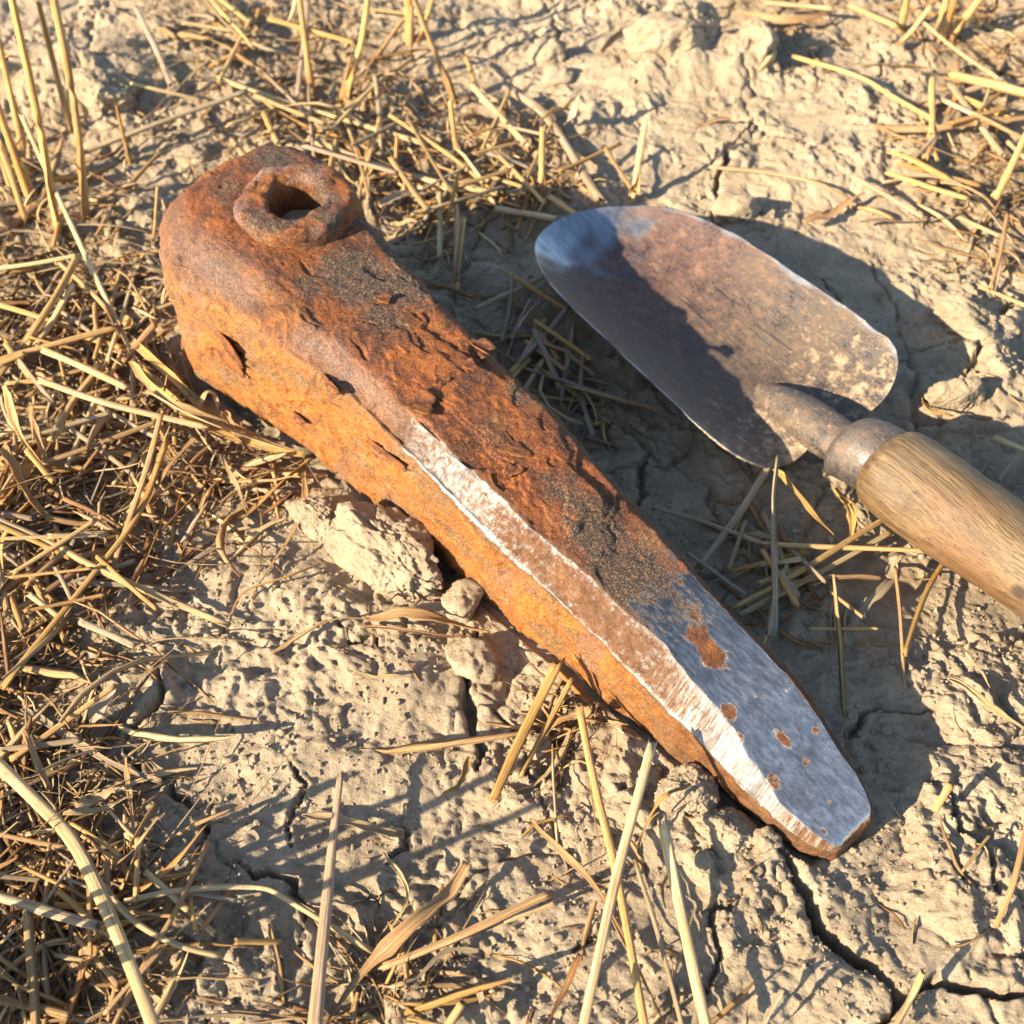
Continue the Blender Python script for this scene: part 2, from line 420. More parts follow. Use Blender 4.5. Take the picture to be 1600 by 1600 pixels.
# ------------------------------------------------------------------ ground
def density(X, Y):
    px, py, w = pr(X, Y, 0 * X)
    B = [(40, 330, 130, 1.0), (110, 480, 110, 0.8), (150, 620, 150, 1.3), (40, 780, 130, 1.0), (60, 920, 100, 0.7), (50, 1350, 120, 1.2), (50, 1180, 100, 0.8), (130, 1550, 110, 0.9),
         (330, 680, 95, 1.2), (420, 740, 60, 1.0), (250, 780, 90, 0.9), (430, 90, 150, 0.9), (560, 170, 110, 0.9), (700, 270, 110, 1.0), (840, 290, 75, 1.0), (870, 540, 80, 1.5), (960, 650, 60, .8),
         (1230, 870, 100, 0.8), (1400, 880, 80, 0.9), (1540, 50, 110, 1.2), (1570, 330, 100, 0.9), (1500, 300, 90, 0.5), (1230, -10, 90, 1.1),
         (900, 1150, 60, 0.8), (960, 1370, 60, 0.35), (560, 1590, 80, 0.8), (1040, 1600, 70, 0.3), (1570, 930, 50, 0.3), (300, 40, 90, 0.3), (640, 350, 60, 0.6),
         (-250, 500, 250, 1.2), (-250, 1200, 300, 1.2), (690, 1520, 50, 0.35), (640, 960, 50, 0.3), (330, 270, 60, .3)]
    D = 0
    for bx, by, r, wt in B:
        D = D + wt * np.exp(-((px - bx) ** 2 + (py - by) ** 2) / (r * r))
    return 1 - np.exp(-1.6 * D)

CRACKS = [  # (width m, depth m, photograph polyline)
    (.0024, .014, [(1215, 1320), (1232, 1362), (1238, 1390), (1268, 1418), (1285, 1452), (1312, 1480), (1330, 1500), (1352, 1512), (1378, 1532), (1404, 1552), (1392, 1580), (1365, 1620)]),
    (.0018, .010, [(1404, 1552), (1440, 1538), (1480, 1530), (1530, 1545), (1580, 1556), (1640, 1560)]),
    (.0010, .005, [(1325, 1150), (1333, 1132), (1345, 1128), (1350, 1112), (1372, 1105)]), (.0007, .003, [(1372, 1105), (1420, 1118), (1445, 1112), (1480, 1114)]),
    (.0013, .006, [(256, 1050), (252, 1085), (240, 1110), (215, 1130), (203, 1162)]), (.0007, .004, [(203, 1162), (215, 1190), (218, 1215)]),
    (.0016, .007, [(1600, 470), (1575, 490), (1555, 510), (1548, 545), (1520, 570), (1500, 600)]),
    (.0014, .007, [(1180, 190), (1150, 225), (1140, 240), (1136, 262), (1118, 275), (1125, 310), (1118, 340)]),
    (.0016, .007, [(742, 990), (730, 1050), (735, 1110), (752, 1150), (745, 1200)]), (.0009, .005, [(275, 1215), (270, 1235), (285, 1250), (282, 1270)]),
    (.0008, .005, [(345, 1245), (330, 1270), (328, 1300), (310, 1330), (322, 1352)]), (.0009, .005, [(370, 1350), (388, 1368), (430, 1362), (460, 1372), (475, 1420), (473, 1480)]),
    (.0008, .004, [(460, 1190), (470, 1230), (450, 1290), (455, 1320)]), (.0008, .004, [(640, 1290), (632, 1320), (610, 1330), (600, 1350)]),
    (.0013, .006, [(1395, 650), (1440, 660), (1500, 652), (1580, 660)]), (.0012, .006, [(1290, 430), (1310, 460), (1330, 500), (1360, 520)]),
    (.0010, .005, [(530, 980), (545, 1010), (585, 1000), (590, 1030)]), (.0010, .005, [(960, 660), (1000, 690), (1040, 720)]),
    (.0012, .006, [(1020, 700), (1000, 740), (1010, 780), (990, 800)]), (.0013, .006, [(840, 90), (870, 60), (860, 20)]),
    (.0011, .006, [(1480, 1240), (1500, 1300), (1545, 1350), (1560, 1400)]), (.0010, .005, [(1350, 60), (1380, 90), (1370, 130)]),
    (.0009, .004, [(900, 1500), (930, 1460), (940, 1420)]), (.0009, .004, [(1160, 1400), (1120, 1440), (1130, 1500), (1100, 1560)]),
]
CR = [(w, d, np.array([un(*p)[:2] for p in pts])) for w, d, pts in CRACKS]
MOUNDS = [(un(120, 130), .055, .030, .016), (un(1090, 110), .045, .024, .014), (un(700, 60), .05, .02, .004), (un(1470, 470), .020, .014, .006),
          (un(1400, 150), .04, .02, .005), (un(640, 1060), .035, .02, .004), (un(1330, 260), .04, .025, .004), (un(560, 1180), .03, .02, .0035),
          (un(1290, 1480), .035, .025, .002), (un(1560, 620), .03, .02, .004), (un(450, 920), .025, .015, .004)]

def ground_h(X, Y):
    X = np.asarray(X, float); Y = np.asarray(Y, float)
    wx = X + .006 * vn2(X / .03, Y / .03, 50) + .0022 * vn2(X / .008, Y / .008, 52); wy = Y + .006 * vn2(X / .03, Y / .03, 51) + .0022 * vn2(X / .008, Y / .008, 53)
    D = density(X, Y)
    h = .0035 * fbm2(X, Y, .13, 3, .5, 1)
    e, rid = voro2(wx, wy, .052, 3)
    h = h + .0026 * (rid - .5) * sstep(.0, .18, e)
    cm = sstep(-.15, .35, vn2(X / .10, Y / .10, 8))
    h = h - .0030 * np.exp(-(e / .022) ** 2) * cm
    e2, rid2 = voro2(wx, wy, .017, 4)
    m2 = sstep(-.1, .45, vn2(X / .06, Y / .06, 9))
    h = h + .0016 * (rid2 - .5) * sstep(0, .25, e2) * (0.35 + .65 * m2) - .0010 * np.exp(-(e2 / .05) ** 2) * m2
    rough = .35 + .9 * sstep(-.3, .5, vn2(X / .05, Y / .05, 12))
    b = np.abs(vn2(wx / .014, wy / .014, 20)); h = h + .0010 * (b - .25) * rough
    h = h + .0006 * np.clip(vn2(wx / .0085, wy / .0085, 21), -.35, .5) * rough
    h = h + (.0008 * (np.abs(vn2(wx / .0062, wy / .0062, 22)) - .22) + .0007 * vn2(wx / .0040, wy / .0040, 25)) * rough
    h = h + .00065 * vn2(X / .0023, Y / .0023, 23) * rough
    pit = np.clip(vn2(wx / .0075, wy / .0075, 24) - .40, 0, 1) * m2; h = h - .0025 * pit * rough
    n5 = vn2(wx / .024, wy / .024, 26) + .45 * vn2(wx / .0075, wy / .0075, 27) + .22 * vn2(wx / .003, wy / .003, 28)
    for lv in (-.55, -.28, -.05, .17, .40, .66):
        h = h + .00085 * sstep(lv, lv + .04, n5) * (.25 + .75 * rough)
    n6 = vn2(wx / .0090 + 5, wy / .0090, 36) + .5 * vn2(wx / .0034, wy / .0034, 37)
    for lv in (-.35, .12, .5):
        h = h + .00035 * sstep(lv, lv + .06, n6) * rough
    h = h - .0024
    h = h + D * (.0018 * fbm2(X, Y, .012, 3, .6, 30))
    for c, r1, r2, a in MOUNDS:
        d2 = ((X - c[0]) / r1) ** 2 + ((Y - c[1]) / r2) ** 2
        h = h + a * np.exp(-d2 * 1.3) * (1 + .5 * vn2(wx / .02, wy / .02, 33))
    # cracks that can be followed in the photograph
    jx = X + .0022 * vn2(X / .009, Y / .009, 40) + .0008 * vn2(X / .003, Y / .003, 41); jy = Y + .0022 * vn2(X / .009, Y / .009, 42) + .0008 * vn2(X / .003, Y / .003, 43)
    for w, dep, P in CR:
        lo, hi = P.min(0) - .012, P.max(0) + .012
        m = (X > lo[0]) & (X < hi[0]) & (Y > lo[1]) & (Y < hi[1])
        if not m.any(): continue
        x, y = jx[m], jy[m]; dm = np.full(x.shape, 9.); tm = np.zeros(x.shape)
        for k in range(len(P) - 1):
            a, b_ = P[k], P[k + 1]; ab = b_ - a
            t = np.clip(((x - a[0]) * ab[0] + (y - a[1]) * ab[1]) / (ab @ ab), 0, 1)
            d = np.hypot(x - a[0] - t * ab[0], y - a[1] - t * ab[1])
            nn = d < dm; dm = np.where(nn, d, dm); tm = np.where(nn, (k + t) / (len(P) - 1), tm)
        tap = .35 + .65 * np.sin(np.pi * np.clip(tm, .08, .92))
        ww = w * tap
        h[m] = h[m] - dep * tap * (1 - sstep(.45 * ww, 1.0 * ww, dm)) + .0008 * np.exp(-((dm - 2.2 * ww) / (1.5 * ww)) ** 2)
    # the heavy wedge and the trowel have settled into the soil
    q0, q1 = X - WO[0], Y - WO[1]
    s = q0 * WD[0] + q1 * WD[1]; l = q0 * WN[0] + q1 * WN[1]
    ds = np.maximum(np.maximum(-.068 - s, s - .208), 0); dl = np.maximum(np.maximum(w_left(s) - l, l - w_right(s)), 0)
    d = np.hypot(ds, dl)
    cap = -.0004 + d * 1.5
    k = 1 - sstep(.0, .0035, d)
    h = h * (1 - k) + np.minimum(h, cap) * k
    u = (X - TT[0]) * TD[0] + (Y - TT[1]) * TD[1]; v = (X - TT[0]) * TE[0] + (Y - TT[1]) * TE[1]
    d = np.hypot(np.maximum(np.maximum(-u, u - .31), 0), np.maximum(np.abs(v - .004) - .024, 0))
    k = 1 - sstep(0, .02, d)
    h = h * (1 - k) + np.minimum(h, .0025 + .4 * d) * k
    far = sstep(.9, 2.5, np.hypot(X, Y - .3))
    return h * (1 - far) + far * .01 * fbm2(X, Y, .6, 3, .5, 60)

def stretch(a, b, n, far, m, grade=0.0):
    t = np.linspace(0, 1, n)
    core = a + (b - a) * (t * (1 - grade) + grade * t * t)
    g = np.geomspace(1, far / .004, m) * .004
    return np.concatenate([(a - g)[::-1], core, b + g])
gx = stretch(-.33, .33, 800, 60, 26)
gy = stretch(.035, .68, 800, 60, 26, .45)
GX, GY = np.meshgrid(gx, gy, indexing='ij')
GZ = ground_h(GX.ravel(), GY.ravel())
V = np.stack([GX.ravel(), GY.ravel(), GZ], 1)
me = mesh_np('ground', V, grid_quads(len(gx), len(gy))[:, ::-1], M_CLAY, True, {'litter': density(GX.ravel(), GY.ravel())})
ground = tag(obj('ground', me), 'dry cracked tan clay soil of a stubble field', None, None, 'structure')
if me.polygons[0].normal.z < 0: me.flip_normals()

# ------------------------------------------------------------------ iron wedge
def ring_smooth(P, it):
    for _ in range(it):
        P = (np.roll(P, 1, 1) + 2 * P + np.roll(P, -1, 1)) / 4
    return P

def build_wedge():
    S0, S1 = -.0755, .2125
    t0 = 1 - np.cos(np.linspace(0, np.pi / 2, 70))          # denser near the ends
    ss = np.concatenate([S0 + .022 * t0, np.linspace(S0 + .022, S1 - .006, 470)[1:-1], (S1 - .006) + .006 * np.sin(np.linspace(0, np.pi / 2, 26))])
    ns = len(ss)
    L, Rr, ZT, ZTL, ZR, CL = w_left(ss), w_right(ss), w_top(ss), w_topl(ss), w_ridge(ss), w_chl(ss)
    c = np.interp(ss, [-.07, 0, .1, .2, .213], [.007, .005, .0045, .0035, .002])
    _w = sstep(.05, .08, ss) * sstep(.20, .185, ss)
    ZR = ZR + _w * (.0010 * vn2(ss / .011, ss * 0, 3) + .0007 * vn2(ss / .0042, ss * 0, 4)); CL = CL + _w * (.0009 * vn2(ss / .012, ss * 0, 5) + .0006 * vn2(ss / .0045, ss * 0, 6))
    corners = np.stack([
        np.stack([L + .0015, 0 * ss], 1), np.stack([L, ZR * .45], 1), np.stack([L, ZR], 1), np.stack([CL, ZTL], 1),
        np.stack([Rr - c, ZT], 1), np.stack([Rr, ZT - c * 1.1], 1), np.stack([Rr - .001, 0 * ss], 1)], 1)   # ns,7,2
    counts = [45, 55, 46, 130, 20, 70, 50]
    ring = []; seg = []
    for k, n in enumerate(counts):
        a = corners[:, k]; b = corners[:, (k + 1) % 7]
        t = np.linspace(0, 1, n, endpoint=False)
        ring.append(a[:, None] * (1 - t)[None, :, None] + b[:, None] * t[None, :, None]); seg += [k] * n
    P = np.concatenate(ring, 1); seg = np.array(seg); nr = P.shape[1]
    A = ring_smooth(P, 10); B = ring_smooth(A, 110)
    wgt = np.interp(ss, [-.072, -.035, .03, .06], [1, .85, .5, 0])[:, None, None]
    P = A * (1 - wgt) + B * wgt
    # rounding of both ends
    cen = np.stack([(L + Rr) / 2, ZT * .5], 1)[:, None, :]
    tl = np.clip((ss - S0) / .026, 0, 1); fl = (1 - (1 - tl) ** 3.0) ** (1 / 2.6)
    tz = np.clip((ss - S0) / .008, 0, 1); fz = (1 - (1 - tz) ** 2.2) ** (1 / 2.2)
    fl = np.ones_like(fl); fz = .84 + .16 * fz
    tt = np.clip((S1 - ss) / .013, 0, 1); ft = .55 + .45 * (1 - (1 - tt) ** 2) ** .5
    ftz = .62 + .38 * (1 - (1 - np.clip((S1 - ss) / .003, 0, 1)) ** 2) ** .5
    sc = np.stack([fl * ft, fz * ftz], 1)[:, None, :]
    P = cen + (P - cen) * sc
    l, z = P[..., 0], np.maximum(P[..., 1], 0)
    s = np.repeat(ss[:, None], nr, 1).copy()
    # skew of the blunt tip
    s = s + (l - .008) * .12 * sstep(.19, .2125, s)
    XYZ = np.stack([s, l, z], -1)
    du = np.gradient(XYZ, axis=0); dv = np.roll(XYZ, -1, 1) - np.roll(XYZ, 1, 1)
    N = np.cross(dv, du); N /= np.linalg.norm(N, axis=-1, keepdims=True) + 1e-12
    if N[ns // 2, seg.searchsorted(3) + 60, 2] < 0: N = -N
    p = XYZ.reshape(-1, 3); n = N.reshape(-1, 3)
    sg = np.repeat(seg[None], ns, 0).ravel()
    S, Lt, Zz = p[:, 0], p[:, 1], p[:, 2]
    up = sstep(.45, .85, n[:, 2])
    left = sstep(.35, .8, -n[:, 1]) * (1 - sstep(.5, .8, n[:, 2]))
    chz = (sg == 2) & (S > .055)
    # ---- wear masks
    ns1 = fbm3(p, .02, 4, .55, 3); ns2 = fbm3(p, .006, 4, .55, 8)
    steel = sstep(.116, .176, S + .012 * ns1 + .6 * np.clip(Lt - .018, 0, .02)) * up * (sg == 3)
    spots = [(1105, 1015, .0070, .0042), (1140, 1100, .0026, .0017), (1227, 1147, .0022, .0013), (1276, 1141, .0013, .0012), (1181, 1082, .0006, .0007),
             (1232, 1076, .0006, .0007), (1270, 1305, .0024, .0017), (1262, 1182, .0007, .0010), (1293, 1290, .0009, .0008), (1300, 1245, .0006, .0007),
             (1278, 1112, .0016, .0009), (1215, 1205, .0020, .0016), (1160, 1140, .0012, .0016)]
    for i, (x, y, a, b) in enumerate(spots):
        zz = .03
        for _ in range(25):
            q = un(x, y, zz) - WO; zz = .5 * zz + .5 * float(w_top(q @ WD))
        d = np.hypot((S - q @ WD) / (a * (.8 + .5 * ((i * 7) % 5) / 4)), (Lt - q @ WN) / (b * (.8 + .5 * ((i * 3) % 4) / 3))) + .45 * ns2 + .35 * ns1
        big = i in (0, 6); fl_ = 0.0 if big else (.30 if i in (1, 2, 3) else .42)
        steel = steel * (fl_ + (1 - fl_) * sstep(.3, 1.5, d))
    white = np.zeros(len(p))
    ch = (sg == 2)
    body = np.interp(S + .007 * ns1, [.058, .064, .075, .09, .105, .13, .15, .165, .185, .197, .207], [.10, .46, .58, .50, .32, .24, .26, .46, .66, .60, .25])
    white = np.where(ch, body, 0)
    edge = np.zeros(nr)
    i2, i3 = counts[0] + counts[1], counts[0] + counts[1] + counts[2]
    idx = np.arange(nr)
    edge = .34 * np.exp(-((idx - i2) / 4.0) ** 2) + .26 * np.exp(-((idx - i3) / 6.0) ** 2)
    white = white + np.repeat(edge[None], ns, 0).ravel() * np.interp(S, [.06, .09, .19, .207], [0, 1, 1, .2])
    white = np.clip(white, 0, 1)
    rid = np.exp(-((idx - (i2 + 26)) / 22.0) ** 2)
    pale = np.repeat(rid[None], ns, 0).ravel() * np.interp(S, [-.06, -.03, .06, .09], [.35, .85, .85, .15]) * np.clip(.65 + .9 * ns1, 0, 1)
    pale = np.maximum(pale, .8 * np.exp(-(((S + .050) / .012) ** 2 + ((Zz - .036) / .012) ** 2)) * left * np.clip(.5 + 1.3 * ns2, 0, 1))
    dark = np.zeros(len(p))
    for (x, y, r, a) in [(560, 430, .017, .9), (640, 440, .018, .75), (600, 500, .012, .6), (480, 440, .010, .6), (930, 830, .014, .8), (980, 900, .016, .9), (880, 770, .010, .6), (1040, 930, .014, .8), (430, 250, .014, .75), (350, 300, .012, .5), (540, 330, .012, .7), (820, 620, .010, .5), (1010, 980, .012, .7), (520, 250, .014, .8)]:
        zz = .045
        for _ in range(25):
            q = un(x, y, zz) - WO; zz = .5 * zz + .5 * float(w_top(q @ WD))
        dark = np.maximum(dark, a * np.exp(-(((S - q @ WD) / r) ** 2 + ((Lt - q @ WN) / (r * .8)) ** 2)))
    dark = dark * up
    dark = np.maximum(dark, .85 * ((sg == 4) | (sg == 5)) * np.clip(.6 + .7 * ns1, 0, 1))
    dark = np.maximum(dark, .8 * left * sstep(.13, .19, S) * np.clip(.5 + .9 * ns1, 0, 1))
    dark = np.maximum(dark, .62 * left * sstep(-.022, -.048, S) * np.clip(.45 + 1.1 * ns1, 0, 1))
    dark = np.maximum(dark, .45 * left * np.clip(1.6 * fbm3(p, .013, 3, .5, 97) - .25, 0, 1))
    # ---- relief: pitting, scale steps, gashes
    bare = np.maximum(steel, np.where(ch, white * .8, 0)) * (S > .06)
    rust = 1 - np.clip(bare * 1.3, 0, 1)
    disp = .0007 * fbm3(p, .03, 3, .5, 21) + rust * (.0005 * fbm3(p, .0075, 4, .55, 25) + .00018 * vn3(p, .0014, 29))
    wp = p + .004 * np.stack([vn3(p, .009, 31), vn3(p, .009, 32), vn3(p, .009, 33)], 1)
    lay = vn3(wp * np.array([.6, 1, 1]), .020, 35) + .35 * vn3(wp, .006, 36)
    disp += rust * up * (.0008 * sstep(.16, .20, lay) + .0006 * sstep(.36, .40, lay) - .0008 * sstep(-.22, -.26, lay) - .0005 * sstep(-.42, -.46, lay)) * sstep(.14, .11, S) * sstep(-.020, .004, S)
    lay2 = vn3(wp * np.array([.45, 1, 1]), .014, 45) + .4 * vn3(wp, .005, 46)
    disp += rust * left * (.0007 * sstep(.15, .22, lay2) - .0007 * sstep(-.3, -.36, lay2)) * sstep(.14, .10, S)
    # long gashes on the flank
    g = vn3(wp * np.array([.28, 1, 1]), .0042, 55)
    disp -= rust * left * .0016 * sstep(.68, .80, g) * sstep(.13, .06, S)
    g = vn3(wp * np.array([.4, 1, 1]), .0030, 57)
    disp -= rust * up * .0006 * sstep(.74, .84, g) * sstep(.14, .07, S)
    disp += bare * .00012 * fbm3(p, .008, 3, .5, 70)
    gash = [(600, 700, .009, .0013, 12), (520, 590, .007, .0010, -8), (430, 600, .008, .0010, 6), (385, 560, .011, .0010, 0), (700, 820, .005, .0008, 5)]
    for x, y, a, b, ang in gash:
        # flank position: plane at lateral w_left
        zs = np.linspace(0, .08, 400); best = None
        Q = np.array([un(x, y, z_) - WO for z_ in zs]); sv = Q @ WD; lv = Q @ WN
        k = np.argmin(np.abs(lv - w_left(sv)))
        a0 = math.radians(ang); ca, sa = math.cos(a0), math.sin(a0)
        xx = (S - sv[k]) * ca + (Zz - zs[k]) * sa; yy = -(S - sv[k]) * sa + (Zz - zs[k]) * ca
        d = np.hypot(xx / a, (yy + .0015 * ns2) / b)
        disp -= left * .0032 * (1 - sstep(.5, 1.0, d))
        disp += left * .0008 * np.exp(-((d - 1.5) / .6) ** 2) * (yy < 0)
    p = p + n * disp[:, None]
    # hole
    r = np.hypot(p[:, 0] - HS, p[:, 1] - HL)
    hole = (r < .0150) & (sg == 3)
    p[hole, 2] = .030
    p[:, 2] = np.maximum(p[:, 2], -.0005)
    q = grid_quads(ns, nr, True)
    # end caps
    c0 = p[:nr].mean(0); c1 = p[-nr:].mean(0); nv = len(p)
    p = np.vstack([p, c0, c1])
    j = np.arange(nr); j2 = (j + 1) % nr
    tri = np.concatenate([np.stack([j2, j, np.full(nr, nv)], 1), np.stack([(ns - 1) * nr + j, (ns - 1) * nr + j2, np.full(nr, nv + 1)], 1)])
    pad = lambda a, v0, v1: np.concatenate([a, [v0, v1]])
    side = np.clip(left + (sg == 2) * .5 * (S < .1), 0, 1)
    side = np.maximum(side, .75 * (sg == 1) * 1.0)
    me = mesh_np('body', p, q, M_WEDGE, True, {'steel': pad(steel, 0, .3), 'white': pad(white, 0, 0), 'dark': pad(dark, .3, .8), 'side': pad(side, .6, .4), 'pale': pad(pale, 0, .3)}, tri)
    import bmesh
    bm = bmesh.new(); bm.from_mesh(me); bmesh.ops.recalc_face_normals(bm, faces=bm.faces); bm.to_mesh(me); bm.free()
    return me

HS, HL = -.0345, .0362
wedge = bpy.data.objects.new('iron_wedge', None)
COL.objects.link(wedge)
wedge.empty_display_size = .02
wedge.matrix_world = Matrix(((WD[0], WN[0], 0, WO[0]), (WD[1], WN[1], 0, WO[1]), (0, 0, 1, 0), (0, 0, 0, 1)))
tag(wedge, 'rust-covered iron wedge with a ringed hole in its head and a bright bare tip', 'wedge')
obj('body', build_wedge(), wedge)

def lathe(prof, seg=120, noise=None, seed=0):
    prof = np.array(prof); 
    # resample the profile
    d = np.r_[0, np.cumsum(np.hypot(*np.diff(prof, axis=0).T))]
    t = np.linspace(0, d[-1], max(24, int(d[-1] / .0005)))
    pr_ = np.stack([np.interp(t, d, prof[:, 0]), np.interp(t, d, prof[:, 1])], 1)
    for _ in range(3):
        pr_[1:-1] = (pr_[:-2] + 2 * pr_[1:-1] + pr_[2:]) / 4
    a = np.linspace(0, 2 * np.pi, seg, endpoint=False)
    P = np.stack([pr_[:, 0][:, None] * np.cos(a), pr_[:, 0][:, None] * np.sin(a), np.repeat(pr_[:, 1][:, None], seg, 1)], -1)
    return P, grid_quads(len(pr_), seg, True)

def grid_normals(P, wrap=True):
    du = np.gradient(P, axis=0); dv = (np.roll(P, -1, 1) - np.roll(P, 1, 1)) if wrap else np.gradient(P, axis=1)
    N = np.cross(du, dv); return N / (np.linalg.norm(N, axis=-1, keepdims=True) + 1e-12)

P, Q = lathe([(.0205, .0535), (.0200, .0575), (.0193, .0605), (.0186, .0620), (.0172, .0627), (.0108, .0628), (.0095, .0621), (.0089, .0604), (.0087, .0580), (.0088, .050), (.0088, .034)], 160)
N = grid_normals(P); pp = P.reshape(-1, 3); nn = N.reshape(-1, 3)
dd = (.0009 * fbm3(pp, .008, 3, .55, 81) + .00035 * fbm3(pp, .0025, 3, .6, 85)) * np.where(pp[:, 2] < .060, .4, 1)
dd -= .0010 * sstep(.35, .55, vn3(pp, .008, 88)) * (np.hypot(pp[:, 0], pp[:, 1]) > .0125)
pp = pp - nn * dd[:, None] * (-1)
_r = np.hypot(pp[:, 0], pp[:, 1]); _a = np.arctan2(pp[:, 1], pp[:, 0])
_k = np.interp(_r, [.0085, .0115, .0205], [1.32, 1.20, 1.08]); _h = 1 + .03 * np.cos(6 * _a + .4) * (_r > .013)
_d = np.array([-.708, .706]); _t = pp[:, :2] @ _d
pp[:, :2] = (pp[:, :2] + np.outer(_t * (_k - 1), _d)) * _h[:, None]
zero = np.zeros(len(pp))
me = mesh_np('collar', pp, Q, M_WEDGE, True, {'steel': zero, 'white': zero, 'dark': np.clip(.22 + .5 * vn3(pp, .009, 90), 0, 1), 'side': np.clip(.05 + .5 * vn3(pp, .011, 91), 0, 1), 'pale': np.clip(.9 * vn3(pp, .006, 92), 0, .8) * (pp[:, 2] > .06)})
co = obj('collar', me, wedge); co.location = (HS, HL, 0); co['label'] = 'raised dark rust ring around the hole'
n_ = 40
a = np.linspace(0, 2 * np.pi, 48, endpoint=False); rr = np.linspace(0.0002, .0092, 14)
px_, py_ = (rr[:, None] * np.cos(a)), (rr[:, None] * np.sin(a))
_t = -.708 * px_ + .706 * py_; px_ = px_ - .708 * _t * .32; py_ = py_ + .706 * _t * .32
pz = .0500 + .0006 * fbm2(px_, py_, .004, 3, .55, 93) - 30 * 0 * px_
me = mesh_np('packed_soil', np.stack([px_, py_, pz], -1).reshape(-1, 3), grid_quads(14, 48, True), M_CLOD, True)
so = obj('packed_soil', me, co); so['label'] = 'dry tan soil packed inside the hole'

def flake(a, b, seed, curl=.0008, th=.0006):
    """an irregular curled plate of scale, thin but with thickness, lifted along one side"""
    r = np.random.default_rng(seed); nt, nr_ = 26, 5
    ang = np.linspace(0, 2 * np.pi, nt, endpoint=False)
    rad = 1 + .22 * np.sin(ang * 2 + r.uniform(0, 6)) + .16 * np.sin(ang * 3 + r.uniform(0, 6)) + .10 * np.sin(ang * 7 + r.uniform(0, 6)) + r.normal(0, .05, nt)
    rows = []
    for lvl, f in [(0, k / (nr_ - 1)) for k in range(nr_)] + [(1, 1 - k / (nr_ - 1)) for k in range(nr_)]:
        x = a * rad * np.cos(ang) * max(f, .02); y = b * rad * np.sin(ang) * max(f, .02)
        zz = curl * ((x / a) * .5 + .5 + .6 * (y / b) ** 2) * 1.0 + r.normal(0, .00008, nt) - (th if lvl else 0)
        rows.append(np.stack([x, y, zz], 1))
    P = np.array(rows)
    return mesh_np('rust_flake', P.reshape(-1, 3), grid_quads(len(rows), nt, True), M_FLAKE, True)

def on_top(x, y):
    zz = .045
    for _ in range(30):
        q = un(x, y, zz) - WO; zz = .5 * zz + .5 * float(w_top(q @ WD))
    return q @ WD, q @ WN, zz
def on_flank(x, y):
    zs = np.linspace(0, .08, 400); Q = np.array([un(x, y, z_) - WO for z_ in zs]); sv = Q @ WD; lv = Q @ WN
    k = np.argmin(np.abs(lv - w_left(sv))); return sv[k], w_left(sv[k]), zs[k]
for i, (face, x, y, a, b, rot, cu) in enumerate([
        ('t', 655, 635, .0055, .0034, 25, .0012), ('t', 690, 592, .0042, .0024, -60, .0010), ('t', 728, 572, .0036, .0021, 10, .0010), ('t', 792, 698, .0060, .0038, 15, .0009),
        ('t', 752, 545, .0050, .0018, 5, .0012), ('t', 640, 540, .0045, .0030, -20, .0007), ('t', 905, 800, .0040, .0026, 40, .0005), ('t', 800, 740, .0032, .0016, 70, .0010),
        ('t', 600, 470, .0030, .0016, 20, .0006), ('t', 850, 700, .0034, .0022, 90, .0006),
        ('f', 358, 545, .0105, .0062, -25, .0010), ('f', 605, 705, .0085, .0026, 10, .0014), ('f', 522, 600, .0040, .0026, -6, .0009), ('f', 470, 650, .0040, .0020, 10, .0010), ]):
    o = obj('rust_flake', flake(a, b, 100 + i, cu), wedge)
    if face == 't':
        s, l, z = on_top(x, y); o.location = (s, l, z + .0006); 
        sl = (float(w_top(s + .01)) - float(w_top(s - .01))) / .02
        o.rotation_euler = (0, -math.atan(sl), math.radians(rot)) if abs(rot) < 5 else (Matrix.Rotation(-math.atan(sl), 3, 'Y') @ Matrix.Rotation(math.radians(rot), 3, 'Z')).to_euler()
    else:
        s, l, z = on_flank(x, y); o.location = (s, l - .0006 + (.004 if s < -.05 else 0), z)
        # local x along the wedge, local y upwards, local z out of the flank
        M = Matrix(((1, 0, 0), (0, 0, -1), (0, 1, 0)))
        o.rotation_euler = (M @ Matrix.Rotation(math.radians(rot), 3, 'Z')).to_euler()

# ------------------------------------------------------------------ trowel
trowel = bpy.data.objects.new('garden_trowel', None)
COL.objects.link(trowel); trowel.empty_display_size = .02
trowel.matrix_world = Matrix(((TD[0], TE[0], 0, TT[0]), (TD[1], TE[1], 0, TT[1]), (0, 0, 1, 0), (0, 0, 0, 1)))
tag(trowel, 'worn hand trowel with dished rust-stained steel blade and bare wooden handle', 'trowel')

BL = .1453
def half_w(u):
    k = np.clip(u / .066, 0, 1)
    w = .0366 * (1 - (1 - k) ** 2.3) ** (1 / 1.9) + .0025 * np.clip((u - .05) / .07, 0, 1)
    e = np.clip((BL - u) / .016, 0, 1)
    return w * (.62 + .38 * np.sqrt(np.clip(1 - (1 - e) ** 2, 0, 1)))
DISH = .0166
def blade_z(u, v):
    a = .036
    base = .0057 + .0063 * np.clip(1 - u / .05, 0, 1) ** 2 + .03 * v
    z = base + DISH * (np.abs(v) / a) ** 1.9 * np.interp(u, [0, .03, .13], [.8, 1, .92])
    # socket swelling that runs up into the neck
    wr = np.interp(u, [.095, .12, .145], [.004, .0090, .0105])
    k = sstep(.100, .1453, u)
    z = z + k * .0115 * np.exp(-(v / wr) ** 2 * 1.6)
    return z
nu, nv = 190, 120
uu = BL * (1 - np.cos(np.linspace(.0, np.pi * .5, 60))) * .18
uu = np.concatenate([uu, np.linspace(uu[-1], BL - .016, 100)[1:], (BL - .016) + .016 * np.sin(np.linspace(0, np.pi / 2, 32))[1:]])
uu[0] = .00002
